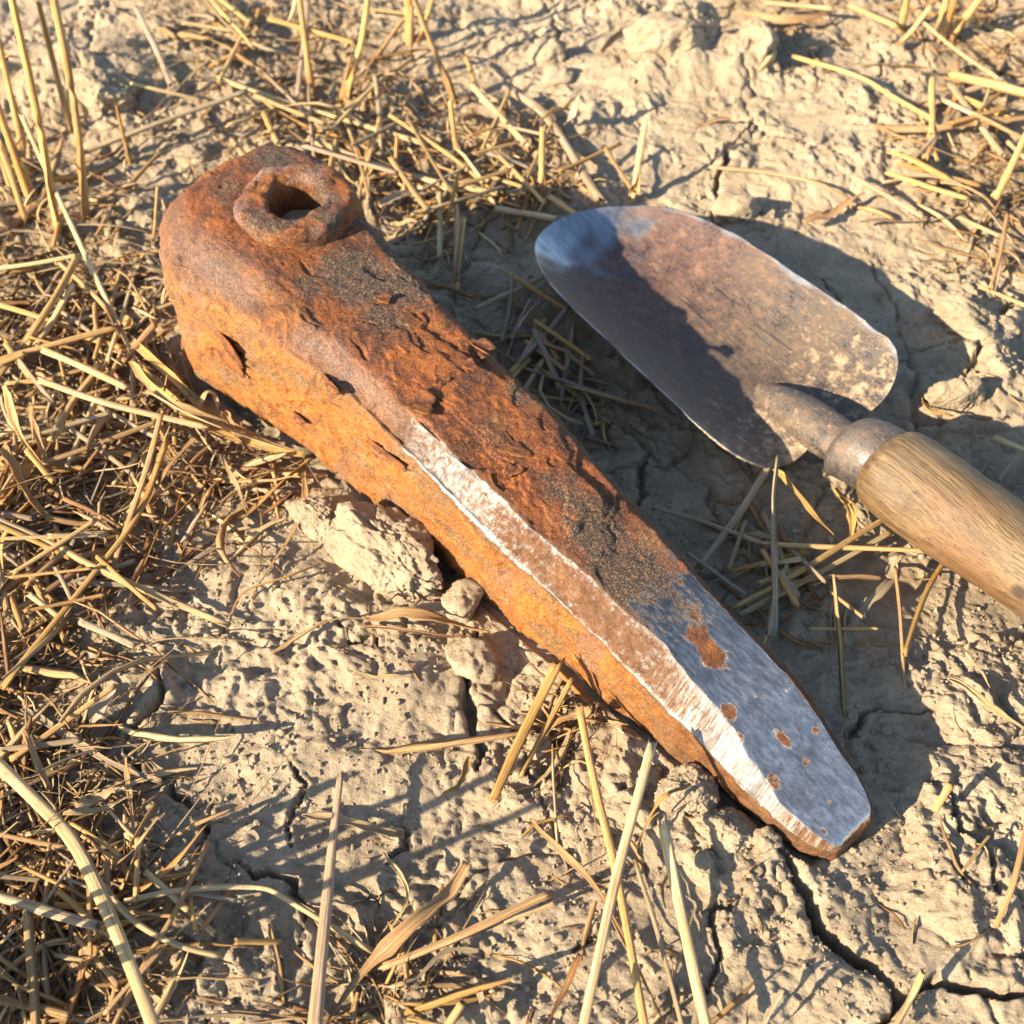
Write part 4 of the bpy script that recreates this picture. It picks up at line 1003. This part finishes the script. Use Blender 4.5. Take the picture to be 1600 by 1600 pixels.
ST = [
 ('t', [(33, 182), (90, 297), (217, 572)], 8, PALE, 'long thin straw slanting down in front of the tall stubble to the wedge', (40, 3)),
 ('t', [(214, 12), (268, 132)], 10, GRY, 'grey straw sloping across the mound at top left', (8, 2)),
 ('t', [(288, 36), (402, 54)], 9, PALE, 'bright straw lying near the top edge, left of the parted stubble', (3, 3)),
 ('t', [(206, 130), (312, 156)], 6, PALE, 'thin pale straw in front of the top left mound', (4, 3)),
 ('t', [(126, 240), (382, 142)], 9, GRY, 'long greyish straw rising to the right behind the wedge head', (4, 8)),
 ('t', [(345, 122), (470, 168), (668, 226)], 9, PALE, 'long pale dappled straw running down from the parted stubble', (4, 4)),
 ('t', [(488, 218), (600, 262), (706, 292)], 13, PALE, 'thick bright straw lying right behind the wedge head', (4, 4)),
 ('t', [(610, 180), (700, 240), (765, 296)], 7, YEL, 'thin straw crossing the litter behind the wedge', (5, 5)),
 ('t', [(803, 146), (855, 184), (938, 310)], 14, GRY, 'thick bent tan stem pointing at the trowel tip', (4, 3)),
 ('l', [(884, 196), (898, 172), (908, 146)], 15, GRY, 'grey leaf standing on the clay above the bent tan stem', (1, 18)),
 ('t', [(944, 228), (988, 296)], 7, TAN, 'thin straw leaning beside the short standing straw at the trowel tip', (12, 2)),
 ('t', [(778, 326), (868, 342)], 12, PALE, 'flat bright straw touching the trowel tip from the left', (5, 6)),
 ('t', [(860, 308), (898, 334)], 10, YEL, 'stub of straw just above the trowel tip', (5, 5)),
 ('t', [(782, 195), (846, 210)], 6, PALE, 'thin straw left of the upright cut straw near the trowel', (6, 6)),
 ('t', [(735, 265), (845, 302)], 7, YEL, 'slender straw below the upright cut straw, left of the trowel', (5, 4)),
 ('t', [(722, 288), (795, 266)], 8, TAN, 'short tan straw crossing another behind the wedge', (7, 7)),
 ('t', [(740, 240), (810, 222)], 6, TAN, 'short thin straw in the litter left of the upright cut straw', (6, 6)),
 ('l', [(590, 318), (640, 306), (690, 300)], 14, GRY, 'greyish leaf blade lying beside the right edge of the wedge head', (2, 3)),
 ('l', [(610, 350), (640, 348), (660, 356)], 8, PALE, 'small pale leaf at the right edge of the wedge head', (2, 2)),
 ('t', [(1243, 88), (1340, 118), (1390, 148), (1458, 188)], 8, YEL, 'long bent yellow straw lying on bare clay at the upper right', (6, 3)),
 ('t', [(1110, 260), (1190, 268), (1275, 286), (1326, 312)], 6, PALE, 'thin pale straw lying above the trowel blade', (3, 2)),
 ('t', [(1490, 117), (1560, 134), (1640, 156)], 16, YEL, 'thick yellow straw reaching in from the right edge near the top', (6, 10)),
 ('t', [(1440, 34), (1490, 75), (1575, 132)], 6, PALE, 'thin straw falling from the top right stubble', (12, 6)),
 ('l', [(1365, 196), (1440, 200), (1520, 190), (1640, 172)], 14, TAN, 'long brown leaf blade below the bent yellow straw', (2, 5)),
 ('l', [(1375, 200), (1430, 225), (1530, 258)], 7, TAN, 'narrow leaf blade running down from the long brown blade', (2, 2)),
 ('l', [(1258, 352), (1300, 328), (1352, 306)], 16, TAN, 'broad tan leaf lying behind the trowel, half in its shadow', (3, 4)),
 ('l', [(1340, 350), (1410, 346), (1490, 340)], 10, GRY, 'grey-green straight leaf right of the broad tan leaf', (3, 3)),
 ('l', [(1410, 280), (1480, 288), (1530, 318), (1590, 385), (1640, 410)], 11, GRY, 'curving greyish leaf at the right edge below the slanted straw', (3, 4)),
 ('t', [(1500, 340), (1560, 368)], 8, PALE, 'short pale straw next to the curving greyish leaf', (4, 3)),
 ('t', [(1530, 448), (1610, 480)], 7, PALE, 'thin pale straw at the right edge beyond the trowel shadow', (4, 4)),
 ('l', [(1150, 22), (1230, 32), (1310, 16)], 12, TAN, 'brown leaf blade lying along the top edge, right half', (5, 5)),
 ('l', [(940, 80), (985, 48), (1030, 12)], 9, TAN, 'narrow brown blade climbing the left side of the far mound', (4, 6)),
 ('t', [(1200, 4), (1300, 14)], 8, PALE, 'pale straw along the very top edge, right half', (8, 8)),
 ('t', [(1330, 10), (1400, 40)], 10, TAN, 'short brown straw left of the top right stubble', (6, 4)),
 ('t', [(1555, 684), (1625, 712)], 11, PALE, 'pale straw end right of the ferrule, at the right edge', (4, 4)),
 ('t', [(1560, 750), (1592, 708)], 7, GRY, 'thin grey straw beside the shaded side of the handle', (2, 6)),
 ('l', [(1432, 622), (1456, 638), (1488, 652)], 14, GOL, 'small curled brown leaf catching the sun above the ferrule', (2, 6)),
 ('l', [(1560, 700), (1535, 740), (1542, 780)], 5, GRY, 'fine curled fibre in the shade of the handle', (3, 3)),
 # left
 ('t', [(62, 596), (160, 627), (325, 668)], 11, PALE, 'long whitish straw pointing at the middle of the wedge flank', (14, 8)),
 ('t', [(70, 548), (130, 574), (196, 604)], 12, PALE, 'pale straw above the long whitish one, left of the wedge', (8, 10)),
 ('t', [(-10, 566), (60, 545), (180, 512)], 10, YEL, 'yellow straw crossing the left edge at mid height', (6, 8)),
 ('t', [(120, 402), (82, 470), (44, 532)], 11, YEL, 'slanting yellow straw left of the wedge head', (14, 3)),
 ('t', [(112, 448), (84, 498), (58, 536)], 11, PALE, 'straw parallel to the slanting yellow one, on its right', (10, 4)),
 ('t', [(-10, 420), (60, 411), (124, 399)], 9, PALE, 'pale straw lying flat from the left edge to the slanting yellow straw', (4, 10)),
 ('t', [(92, 408), (140, 455), (190, 508)], 8, TAN, 'tan straw between the slanting yellow straw and the wedge', (8, 6)),
 ('t', [(4, 478), (60, 495), (122, 516)], 10, YEL, 'yellow straw under the two parallel slanting straws', (3, 3)),
 ('t', [(250, 652), (220, 760), (178, 886)], 10, TAN, 'tan straw leaning from the whitish straw down to the long crossing straw', (18, 4)),
 ('t', [(262, 690), (215, 800), (140, 905), (8, 1074)], 11, GOL, 'long golden straw running down to the left edge', (8, 4)),
 ('t', [(-10, 812), (90, 855), (160, 890), (356, 974)], 12, PALE, 'long pale jointed straw lying on the clay left of the wedge', (6, 3), dict(nodes=(.46,))),
 ('t', [(-10, 968), (60, 932), (132, 884)], 11, TAN, 'pinkish tan straw under the long jointed straw', (3, 4)),
 ('t', [(20, 1184), (90, 1135), (180, 1072)], 10, YEL, 'yellow straw slanting up from the left edge below the golden one', (4, 10)),
 ('l', [(185, 1068), (160, 1105), (140, 1140)], 24, GRY, 'broad split husk beside the end of the slanting yellow straw', (6, 2)),
 ('l', [(32, 1106), (110, 1145), (180, 1185), (250, 1222)], 12, GRY, 'flat greyish blade lying toward the cracked clay at left', (3, 2), dict(taper=(.6, .6))),
 ('t', [(-12, 1180), (60, 1255), (115, 1322), (180, 1460), (246, 1620)], 21, PALE, 'thickest pale straw curving down the lower left corner', (10, 10), dict(nodes=(.36,), flat=.6)),
 ('t', [(120, 1325), (160, 1385), (205, 1436), (270, 1472), (345, 1492)], 10, PALE, 'straw branching from the thickest one and curving right', (8, 3)),
 ('t', [(196, 1406), (280, 1390), (400, 1388), (455, 1412), (580, 1484)], 9, PALE, 'long bent pale straw lying across the shaded clay at lower left', (5, 4)),
 ('t', [(322, 1318), (275, 1420), (230, 1500), (176, 1610)], 9, TAN, 'straight tan straw passing under the bent one at lower left', (4, 5)),
 ('t', [(-10, 1400), (70, 1425), (152, 1446)], 17, GRY, 'wide greyish straw lying in from the left edge near the bottom', (6, 8)),
 ('t', [(44, 1428), (50, 1520), (56, 1620)], 15, TAN, 'wide straw running down to the bottom edge in the left corner', (5, 5)),
 ('l', [(150, 1478), (125, 1540), (92, 1620)], 24, BRN, 'broad brown husk near the bottom left corner', (4, 4), dict(taper=(.8, .8))),
 ('t', [(-10, 1560), (55, 1575), (108, 1588)], 15, TAN, 'short straw along the bottom edge in the left corner', (3, 4)),
 ('l', [(120, 1262), (150, 1245), (190, 1232)], 16, PALE, 'bleached frayed leaf under the thickest straw', (5, 6)),
 ('l', [(100, 1270), (150, 1268), (206, 1242)], 10, PALE, 'bleached narrow leaf beside the frayed one', (4, 7)),
 ('l', [(200, 1180), (198, 1240), (212, 1310)], 8, TAN, 'thin upright leaf at the edge of the litter, lower left', (4, 4)),
 ('l', [(185, 1390), (215, 1330), (250, 1275)], 12, TAN, 'spiky leaf rising from the litter at lower left', (2, 14)),
 ('l', [(220, 1395), (270, 1345), (326, 1288)], 9, GOL, 'long narrow leaf reaching toward the crack, lower left', (2, 10)),
 ('t', [(380, 1592), (350, 1610)], 9, PALE, 'short pale straw stub at the bottom edge', (8, 4)),
 ('t', [(0, 225), (40, 340)], 10, YEL, 'yellow straw leaning at the left edge below the tall stubble', (30, 2)),
 ('l', [(0, 600), (30, 660), (70, 730)], 14, YEL, 'bent yellow blade near the left edge, below the crossing straw', (8, 6)),
 ('l', [(0, 700), (30, 760), (82, 810)], 18, GOL, 'broad golden husk at the left edge above the jointed straw', (4, 3), dict(taper=(.8, .5))),
 ('l', [(72, 728), (60, 690), (48, 640), (50, 690)], 9, TAN, 'curled leaf looping up near the left edge', (3, 18)),
 ('t', [(70, 722), (150, 695), (245, 660)], 10, TAN, 'tan straw meeting the tip of the leaning straw, left of the wedge', (5, 9)),
 ('t', [(80, 690), (120, 620), (170, 560)], 12, TAN, 'dull straw crossing beneath the long whitish one', (3, 6)),
 ('l', [(0, 790), (60, 700), (110, 650)], 16, GOL, 'wide blade lying under the crossing straws at left', (2, 3)),
 # by the wedge foot
 ('l', [(200, 540), (280, 600), (350, 650), (470, 705)], 15, GOL, 'golden blade pressed along the foot of the wedge head', (6, 3)),
 ('l', [(205, 560), (270, 620), (330, 660), (440, 700)], 14, TAN, 'tan blade pressed below the golden one at the wedge foot', (8, 4)),
 ('l', [(215, 580), (290, 640), (370, 680), (475, 712)], 18, GOL, 'wide blade in the bundle against the wedge flank', (5, 4), dict(taper=(.6, .5))),
 ('l', [(230, 610), (300, 655), (380, 690), (480, 712)], 13, PALE, 'pale blade in the bundle against the wedge flank', (9, 5)),
 ('l', [(312, 640), (322, 615), (338, 622), (342, 645)], 9, PALE, 'little curled loop of leaf at the wedge foot', (6, 6)),
 ('l', [(350, 640), (362, 670), (395, 705)], 12, TAN, 'curved blade over the bundle at the wedge foot', (9, 4)),
 ('l', [(482, 712), (440, 760), (375, 815)], 14, GOL, 'blade bending down from the wedge foot onto the clay', (5, 3)),
 ('l', [(345, 712), (372, 755), (385, 805)], 7, PALE, 'thin white leaf standing over the chaff below the wedge foot', (10, 3)),
 ('l', [(300, 680), (270, 730), (230, 790)], 9, TAN, 'narrow blade falling away from the bundle', (10, 4)),
 ('l', [(470, 735), (468, 800), (450, 850), (400, 930)], 9, TAN, 'wavy blade trailing from the wedge foot over the clay', (6, 2)),
 ('l', [(500, 880), (450, 900), (380, 925), (360, 985)], 7, GOL, 'thin root-like blade ending at the jointed straw', (3, 2)),
 ('l', [(375, 815), (320, 860), (280, 900), (265, 925)], 9, GRY, 'thin greyish blade curving over the pale clay', (4, 2)),
 ('l', [(420, 1020), (500, 980), (580, 966)], 8, TAN, 'thin straw leading into the bundle below the largest clod', (2, 3)),
 ('l', [(570, 966), (660, 968), (765, 985)], 20, TAN, 'flat brown straw bundle lying below the largest clod', (4, 4), dict(taper=(.5, .8))),
 ('l', [(565, 980), (650, 985), (740, 990)], 8, TAN, 'thin strand lying under the flat brown bundle', (3, 3)),
 ('l', [(552, 1050), (595, 1060), (645, 1060)], 8, PALE, 'thin curved husk on the clay below the brown bundle', (3, 3)),
 ('l', [(470, 1274), (550, 1290), (632, 1296)], 15, PALE, 'flat pale leaf lying across the clay behind the split stem', (3, 2), dict(taper=(.3, .9))),
 ('l', [(735, 1185), (712, 1225), (684, 1255)], 10, GOL, 'small bent leaf beside the crack, left of the straw tuft', (6, 2)),
 # bottom
 ('t', [(532, 1213), (516, 1330), (508, 1430), (493, 1620)], 20, GRY, 'split upright-lying stem crossing the bent straw at bottom', (10, 6), dict(flat=.55, taper=(.6, 1.25))),
 ('l', [(728, 1344), (690, 1390), (640, 1440), (580, 1510), (505, 1620)], 24, TAN, 'long leaf narrowing upward from the bottom edge', (8, 4), dict(taper=(.9, .1))),
 ('l', [(602, 1330), (628, 1370), (632, 1410), (612, 1450)], 7, PALE, 'thin curved sliver beside the long narrowing leaf', (4, 3)),
 ('t', [(858, 1398), (740, 1452), (602, 1508)], 14, TAN, 'straight tan straw lying at bottom centre', (6, 3)),
 ('t', [(865, 1412), (790, 1440)], 7, PALE, 'short thin straw alongside the straight tan one', (5, 3)),
 ('l', [(750, 1488), (700, 1490), (660, 1520), (640, 1540)], 9, GRY, 'greyish twisted leaf under the straight tan straw', (3, 2)),
 ('l', [(740, 1530), (755, 1570), (775, 1620)], 12, GRY, 'grey blade reaching the bottom edge at centre', (4, 3)),
 ('t', [(720, 1570), (690, 1620)], 14, TAN, 'cut straw end at the bottom edge, centre', (10, 5)),
 ('t', [(868, 1040), (830, 1120), (775, 1242)], 17, GOL, 'thick golden straw slanting out from under the wedge', (12, 4)),
 ('t', [(894, 1062), (850, 1140), (815, 1210)], 9, GOL, 'thinner golden straw beside the thick slanting one', (10, 4)),
 ('l', [(925, 1110), (880, 1130), (838, 1165)], 16, TAN, 'brown husk crossing behind the jointed straw tip', (6, 3)),
 ('t', [(1016, 1164), (980, 1310), (948, 1450), (908, 1620)], 17, PALE, 'thick straight pale straw leaning from the wedge to the bottom edge', (24, 12)),
 ('t', [(908, 1108), (935, 1240), (960, 1360), (1008, 1620)], 14, YEL, 'jointed yellow straw passing under the thick straight one', (10, 6), dict(nodes=(.55,))),
 ('l', [(838, 1272), (890, 1350), (945, 1428), (1060, 1620)], 9, TAN, 'thin dark-jointed straw crossing under both leaning straws', (6, 6)),
 ('t', [(995, 1350), (1020, 1435), (1072, 1620)], 8, GRY, 'thin dull straw right of the crossing straws', (6, 5)),
 ('t', [(1036, 1294), (1062, 1420), (1108, 1620)], 19, PALE, 'wide ribbed straw right of the crossing straws at the bottom', (12, 8), dict(flat=.6)),
 ('l', [(1004, 1350), (996, 1330), (1012, 1290), (1030, 1270)], 5, TAN, 'bent thin fibre beside the top of the wide ribbed straw', (6, 8)),
 ('l', [(1078, 1220), (1040, 1245), (1010, 1290)], 6, GOL, 'fine fibre lying over the rough clod at the wedge tip', (14, 6)),
 ('l', [(905, 1492), (880, 1545), (852, 1610)], 11, BRN, 'brown blade near the bottom edge left of the leaning straws', (5, 4)),
 ('l', [(1182, 1552), (1170, 1580), (1162, 1620)], 9, GRY, 'short dark blade at the bottom edge on the clay slab', (12, 2)),
 ('l', [(1222, 1548), (1200, 1580), (1180, 1620)], 9, GRY, 'second short dark blade, right of the first, at the bottom edge', (12, 2)),
 ('t', [(1610, 1268), (1585, 1370), (1556, 1446)], 10, TAN, 'straw slanting down at the right edge below the wedge tip', (14, 2)),
 ('t', [(1442, 1520), (1425, 1555), (1396, 1612)], 11, PALE, 'short straw bridging the wide crack', (8, 4)),
 ('t', [(1484, 1228), (1462, 1266)], 12, YEL, 'short frayed stub at the end of the wedge shadow', (8, 3)),
 ('t', [(1546, 1306), (1504, 1360)], 5, TAN, 'thin twig on the crumbled clay at the right', (6, 2)),
 ('l', [(1480, 1065), (1540, 1098), (1620, 1150)], 10, PALE, 'pale blade reaching in from the right edge, right of the wedge tip', (3, 5)),
 ('l', [(1510, 1018), (1530, 1050), (1550, 1072)], 5, PALE, 'fine pale fibre above the pale blade at the right', (4, 3)),
 # between wedge and handle
 ('t', [(1202, 728), (1160, 795), (1092, 884)], 13, GRY, 'dull straw running from the trowel shoulder down to the wedge', (8, 5)),
 ('l', [(1222, 718), (1208, 850), (1194, 995)], 13, GRY, 'upright flat straw crossing the tangle between wedge and handle', (12, 8), dict(taper=(.7, .8), curl=.8)),
 ('l', [(1212, 732), (1262, 790), (1300, 840)], 9, GOL, 'twisted brown blade hanging below the trowel neck', (9, 3)),
 ('t', [(1022, 792), (1110, 820), (1192, 850)], 9, GRY, 'shaded straw pointing from the wedge to the tangle', (5, 7)),
 ('t', [(1192, 848), (1330, 856), (1480, 864)], 9, YEL, 'straight straw running under the handle', (8, 8)),
 ('t', [(1382, 812), (1270, 880), (1148, 948)], 10, YEL, 'straw slanting from under the handle to the wedge', (8, 5)),
 ('t', [(1392, 830), (1290, 890), (1158, 962)], 10, PALE, 'straw just below and parallel to the slanting one', (5, 4)),
 ('t', [(1398, 890), (1404, 960), (1411, 1078)], 6, TAN, 'thin straw hanging from the tangle onto the shaded clay', (10, 1)),
 ('t', [(1490, 850), (1450, 920), (1415, 1022)], 9, GOL, 'jointed golden straw sticking out below the handle', (6, 8), dict(nodes=(.4,))),
 ('l', [(1200, 908), (1300, 900), (1400, 905), (1480, 912)], 8, TAN, 'wavy thin straw under the parallel straws by the handle', (6, 6)),
 ('l', [(1222, 890), (1236, 915), (1248, 948)], 9, GRY, 'small dark husk leaning over the tangle', (14, 4)),
 ('l', [(1392, 900), (1350, 960), (1322, 1010)], 16, GRY, 'frayed beard of fibres spreading over the shaded clay', (6, 2), dict(taper=(.3, 1.))),
 ('l', [(1400, 870), (1395, 895), (1412, 910)], 20, GRY, 'crumpled papery husk below the handle', (8, 8)),
 ('l', [(1305, 760), (1330, 800), (1325, 850)], 16, GOL, 'sunlit twisted husk under the ferrule', (5, 3)),
 ('l', [(1320, 790), (1345, 830), (1322, 870)], 8, TAN, 'narrow curled blade below the sunlit husk', (4, 3)),
 # between wedge and trowel
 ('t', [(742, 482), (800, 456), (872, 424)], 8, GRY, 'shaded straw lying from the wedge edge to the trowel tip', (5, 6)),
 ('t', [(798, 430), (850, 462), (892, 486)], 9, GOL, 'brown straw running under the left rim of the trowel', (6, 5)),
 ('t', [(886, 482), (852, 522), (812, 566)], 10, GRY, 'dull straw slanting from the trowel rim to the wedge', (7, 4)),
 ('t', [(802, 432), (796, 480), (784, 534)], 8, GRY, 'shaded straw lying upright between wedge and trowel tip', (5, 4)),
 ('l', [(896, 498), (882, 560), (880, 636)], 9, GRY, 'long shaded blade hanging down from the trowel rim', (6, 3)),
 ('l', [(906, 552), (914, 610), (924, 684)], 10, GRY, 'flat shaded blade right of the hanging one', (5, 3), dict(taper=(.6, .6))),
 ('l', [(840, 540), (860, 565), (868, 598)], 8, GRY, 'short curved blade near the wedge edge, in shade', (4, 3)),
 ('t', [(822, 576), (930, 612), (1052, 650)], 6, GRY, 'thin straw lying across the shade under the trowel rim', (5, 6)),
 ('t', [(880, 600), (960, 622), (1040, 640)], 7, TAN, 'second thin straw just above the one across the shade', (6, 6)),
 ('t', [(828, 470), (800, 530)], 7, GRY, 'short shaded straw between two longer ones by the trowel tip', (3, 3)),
]
for row in ST:
    k, pts, w, tn, lab, dz = row[:6]
    lying(k, pts, w, tn, lab, dz, **(row[6] if len(row) > 6 else {}))

# slender loose straws tangled in the litter mats: separate, but nothing tells them apart
REG = [(150, 560, 190, 26, 'slender loose straw tangled in the mat left of the wedge head', 'slender straws left of the wedge head'),
       (80, 900, 130, 16, 'slender loose straw tangled in the mat at the left edge, half way down', 'slender straws at the left edge'),
       (130, 1400, 170, 26, 'slender loose straw tangled in the mat in the lower left corner', 'slender straws in the lower left corner'),
       (520, 150, 200, 24, 'slender loose straw tangled in the mat behind the wedge head', 'slender straws behind the wedge head'),
       (770, 290, 120, 14, 'slender loose straw tangled in the mat left of the trowel tip', 'slender straws left of the trowel tip'),
       (1520, 200, 150, 20, 'slender loose straw tangled in the mat at the upper right corner', 'slender straws at the upper right'),
       (1290, 890, 110, 12, 'slender loose straw tangled between the wedge and the trowel handle', 'slender straws by the handle'),
       (870, 530, 80, 10, 'slender loose straw lying in the shade between wedge and trowel blade', 'slender straws between wedge and blade')]
def clear_of_tools(x, y, m=.0):
    q = np.array([x - WO[0], y - WO[1]]); s, l = q @ WD[:2], q @ WN[:2]
    if -.074 - m < s < .215 + m and w_left(s) - m < l < w_right(s) + m: return False
    u = (x - TT[0]) * TD[0] + (y - TT[1]) * TD[1]; v = (x - TT[0]) * TE[0] + (y - TT[1]) * TE[1]
    return not (-.003 - m < u < .31 and abs(v - .004) < .030 + m)
for cx, cy, rad, num, lab, grp in REG:
    c = 0; tries = 0
    while c < num and tries < 800:
        tries += 1
        x, y = cx + RNG.normal(0, rad * .6), cy + RNG.normal(0, rad * .5); a = RNG.uniform(0, np.pi); L = RNG.uniform(50, 150)
        p1 = (x - .5 * L * math.cos(a), y - .5 * L * math.sin(a)); p2 = (x + .5 * L * math.cos(a), y + .5 * L * math.sin(a))
        if min(p1[0], p2[0]) < -60 or max(p1[0], p2[0]) > 1660 or min(p1[1], p2[1]) < -30 or max(p1[1], p2[1]) > 1640: continue
        if not all(clear_of_tools(*un(p1[0] + (p2[0] - p1[0]) * t, p1[1] + (p2[1] - p1[1]) * t)[:2], .004) for t in (0, .25, .5, .75, 1)): continue
        lying('t', [p1, p2], RNG.uniform(5, 11), [PALE, YEL, TAN, GRY, GOL][RNG.integers(5)], lab, tuple(RNG.uniform(2, 8, 2)), group=grp)
        c += 1

# ------------------------------------------------------------------ chaff: the uncountable mat of broken leaves and fibres
def chaff(n, seed):
    g = np.random.default_rng(seed)
    VV, QQ, FF, TT_ = [], [], [], []; base = 0; k = 0; tries = 0
    PX = g.uniform(-220, 1800, n * 6); PY = g.uniform(-120, 1720, n * 6)
    cols = np.array([PALE, PALE, TAN, TAN, BRN, GRY, GOL, TAN])
    X = []
    for px_, py_ in zip(PX, PY):
        X.append(un(px_, py_)[:2])
    X = np.array(X); D = density(X[:, 0], X[:, 1])
    nz = vn2(X[:, 0] / .02, X[:, 1] / .02, 77)
    keep = g.uniform(0, 1, len(X)) < np.clip(D * (1.0 + .9 * nz), 0, 1) ** 1.8 + .010
    X, D = X[keep][:n * 2], D[keep][:n * 2]
    m = len(X); ns_ = 7
    L = np.exp(g.normal(np.log(.017), .6, m)).clip(.004, .055) * (.5 + .6 * D)
    ang = g.uniform(0, 2 * np.pi, m) ; cv = g.normal(0, .36, m) * (1 + 2.2 * (g.uniform(0, 1, m) < .08)); t = np.linspace(-.5, .5, ns_)
    th = ang[:, None] + cv[:, None] * t[None] * 1.6
    st = L[:, None] / (ns_ - 1)
    x = X[:, :1] + np.cumsum(np.cos(th) * st, 1); y = X[:, 1:] + np.cumsum(np.sin(th) * st, 1)
    ok = np.ones(m, bool)
    q0, q1 = x - WO[0], y - WO[1]; s = q0 * WD[0] + q1 * WD[1]; l = q0 * WN[0] + q1 * WN[1]
    ok &= ~((s > -.073) & (s < .214) & (l > w_left(s) - .001) & (l < w_right(s) + .001)).any(1)
    u = (x - TT[0]) * TD[0] + (y - TT[1]) * TD[1]; v = (x - TT[0]) * TE[0] + (y - TT[1]) * TE[1]
    ok &= ~((u > -.002) & (u < .31) & (np.abs(v) < .032)).any(1)
    x, y, L, D = x[ok], y[ok], L[ok], D[ok]; m = len(L)
    z = ground_h(x.ravel(), y.ravel()).reshape(x.shape)
    tilt = g.normal(0, .30, m)[:, None] * t[None] * L[:, None]
    zoff = (g.gamma(1.2, .0008, m) * (.25 + .9 * D))[:, None] + .12 * L[:, None] * np.abs(g.normal(0, 1, m))[:, None] * (.25 - t[None] ** 2) * 2
    zl = z.mean(1, keepdims=True) * .6 + z * .4 + zoff + tilt
    z = np.maximum(zl, z + .0002)
    P = np.stack([x, y, z], -1)
    T = np.gradient(P, axis=1); T /= np.linalg.norm(T, axis=-1, keepdims=True)
    A = np.cross(T, np.array([0, 0, 1.0])); A /= np.linalg.norm(A, axis=-1, keepdims=True) + 1e-9; B = np.cross(A, T)
    ph = g.uniform(-1.2, 1.2, m)[:, None] + g.normal(0, 1.2, m)[:, None] * t[None]
    A2 = A * np.cos(ph)[..., None] + B * np.sin(ph)[..., None]; B2 = -A * np.sin(ph)[..., None] + B * np.cos(ph)[..., None]
    w = np.exp(g.normal(np.log(.00062), .75, m)).clip(.0002, .0034)
    w = np.minimum(w, L * .075)
    wp = w[:, None] * np.array([.6, .9, 1, .95, .9, .75, .35])[None] * g.uniform(.75, 1.25, (m, ns_))
    # triangular, folded section: real thickness
    R1 = P + A2 * wp[..., None] * .8; R2 = P - A2 * wp[..., None] * .8; R3 = P + B2 * wp[..., None] * g.uniform(.25, .8, m)[:, None, None]
    V = np.stack([R1, R3, R2], 2)             # m, ns, 3, 3
    V = V.reshape(-1, 3)
    i = np.arange(ns_ - 1)[:, None]; j = np.arange(3)[None]; j2 = (j + 1) % 3
    q = np.stack([i * 3 + j, i * 3 + j2, (i + 1) * 3 + j2, (i + 1) * 3 + j], -1).reshape(-1, 4)
    Q = (q[None] + (np.arange(m) * ns_ * 3)[:, None, None]).reshape(-1, 4)
    off = g.uniform(0, 60, (m, 1, 1, 3))
    fib = np.zeros((m, ns_, 3, 3)); fib[..., 0] = np.array([-1, 0, 1]) * 1.2; fib[..., 2] = (t[None] * L[:, None])[..., None] * 60
    fib = (fib + off).reshape(-1, 3)
    c = cols[g.integers(0, len(cols), m)] * g.uniform(.75, 1.25, (m, 1))
    tint = np.concatenate([np.repeat(c, ns_ * 3, 0), np.ones((m * ns_ * 3, 1))], 1)
    return mesh_np('straw_chaff', V, Q, M_STRAW, True, {'fib': fib, 'tint': tint})
tag(obj('straw_chaff', chaff(4700, 5)), 'mat of fine broken dry leaves and straw fibres over the soil', 'chaff', None, 'stuff')

# crumbs of soil
def crumbs(n, seed, sub, rm, lo, hi):
    g = np.random.default_rng(seed); V0, T0 = ICO[sub]
    X = np.array([un(*p)[:2] for p in zip(g.uniform(-100, 1700, n), g.uniform(-60, 1680, n))])
    r = np.exp(g.normal(np.log(rm), .5, n)).clip(lo, hi)
    keep = (vn2(X[:, 0] / .03, X[:, 1] / .03, 91) > -.15)
    q0, q1 = X[:, 0] - WO[0], X[:, 1] - WO[1]; s = q0 * WD[0] + q1 * WD[1]; l = q0 * WN[0] + q1 * WN[1]
    keep &= ~((s > -.073) & (s < .214) & (l > w_left(s) - .002) & (l < w_right(s) + .002))
    X, r = X[keep], r[keep]; n = len(r)
    z = ground_h(X[:, 0], X[:, 1])
    sc = g.uniform(.45, 1.35, (n, 1, 3)) * (1 + g.normal(0, .16, (n, len(V0), 1)))
    V = V0[None] * sc * r[:, None, None] + np.stack([X[:, 0], X[:, 1], z + r * .2], 1)[:, None]
    T = (T0[None] + (np.arange(n) * len(V0))[:, None, None]).reshape(-1, 3)
    return V.reshape(-1, 3), T
c1, t1 = crumbs(2600, 6, 2, .00062, .0004, .0017)
c2, t2 = crumbs(16000, 16, 1, .00036, .0002, .0008)
tag(obj('soil_crumbs', mesh_np('soil_crumbs', np.vstack([c1, c2]), None, M_CLOD, True, None, np.vstack([t1, t2 + len(c1)]))), 'small crumbs of dry earth scattered over the clay', 'crumbs', None, 'stuff')
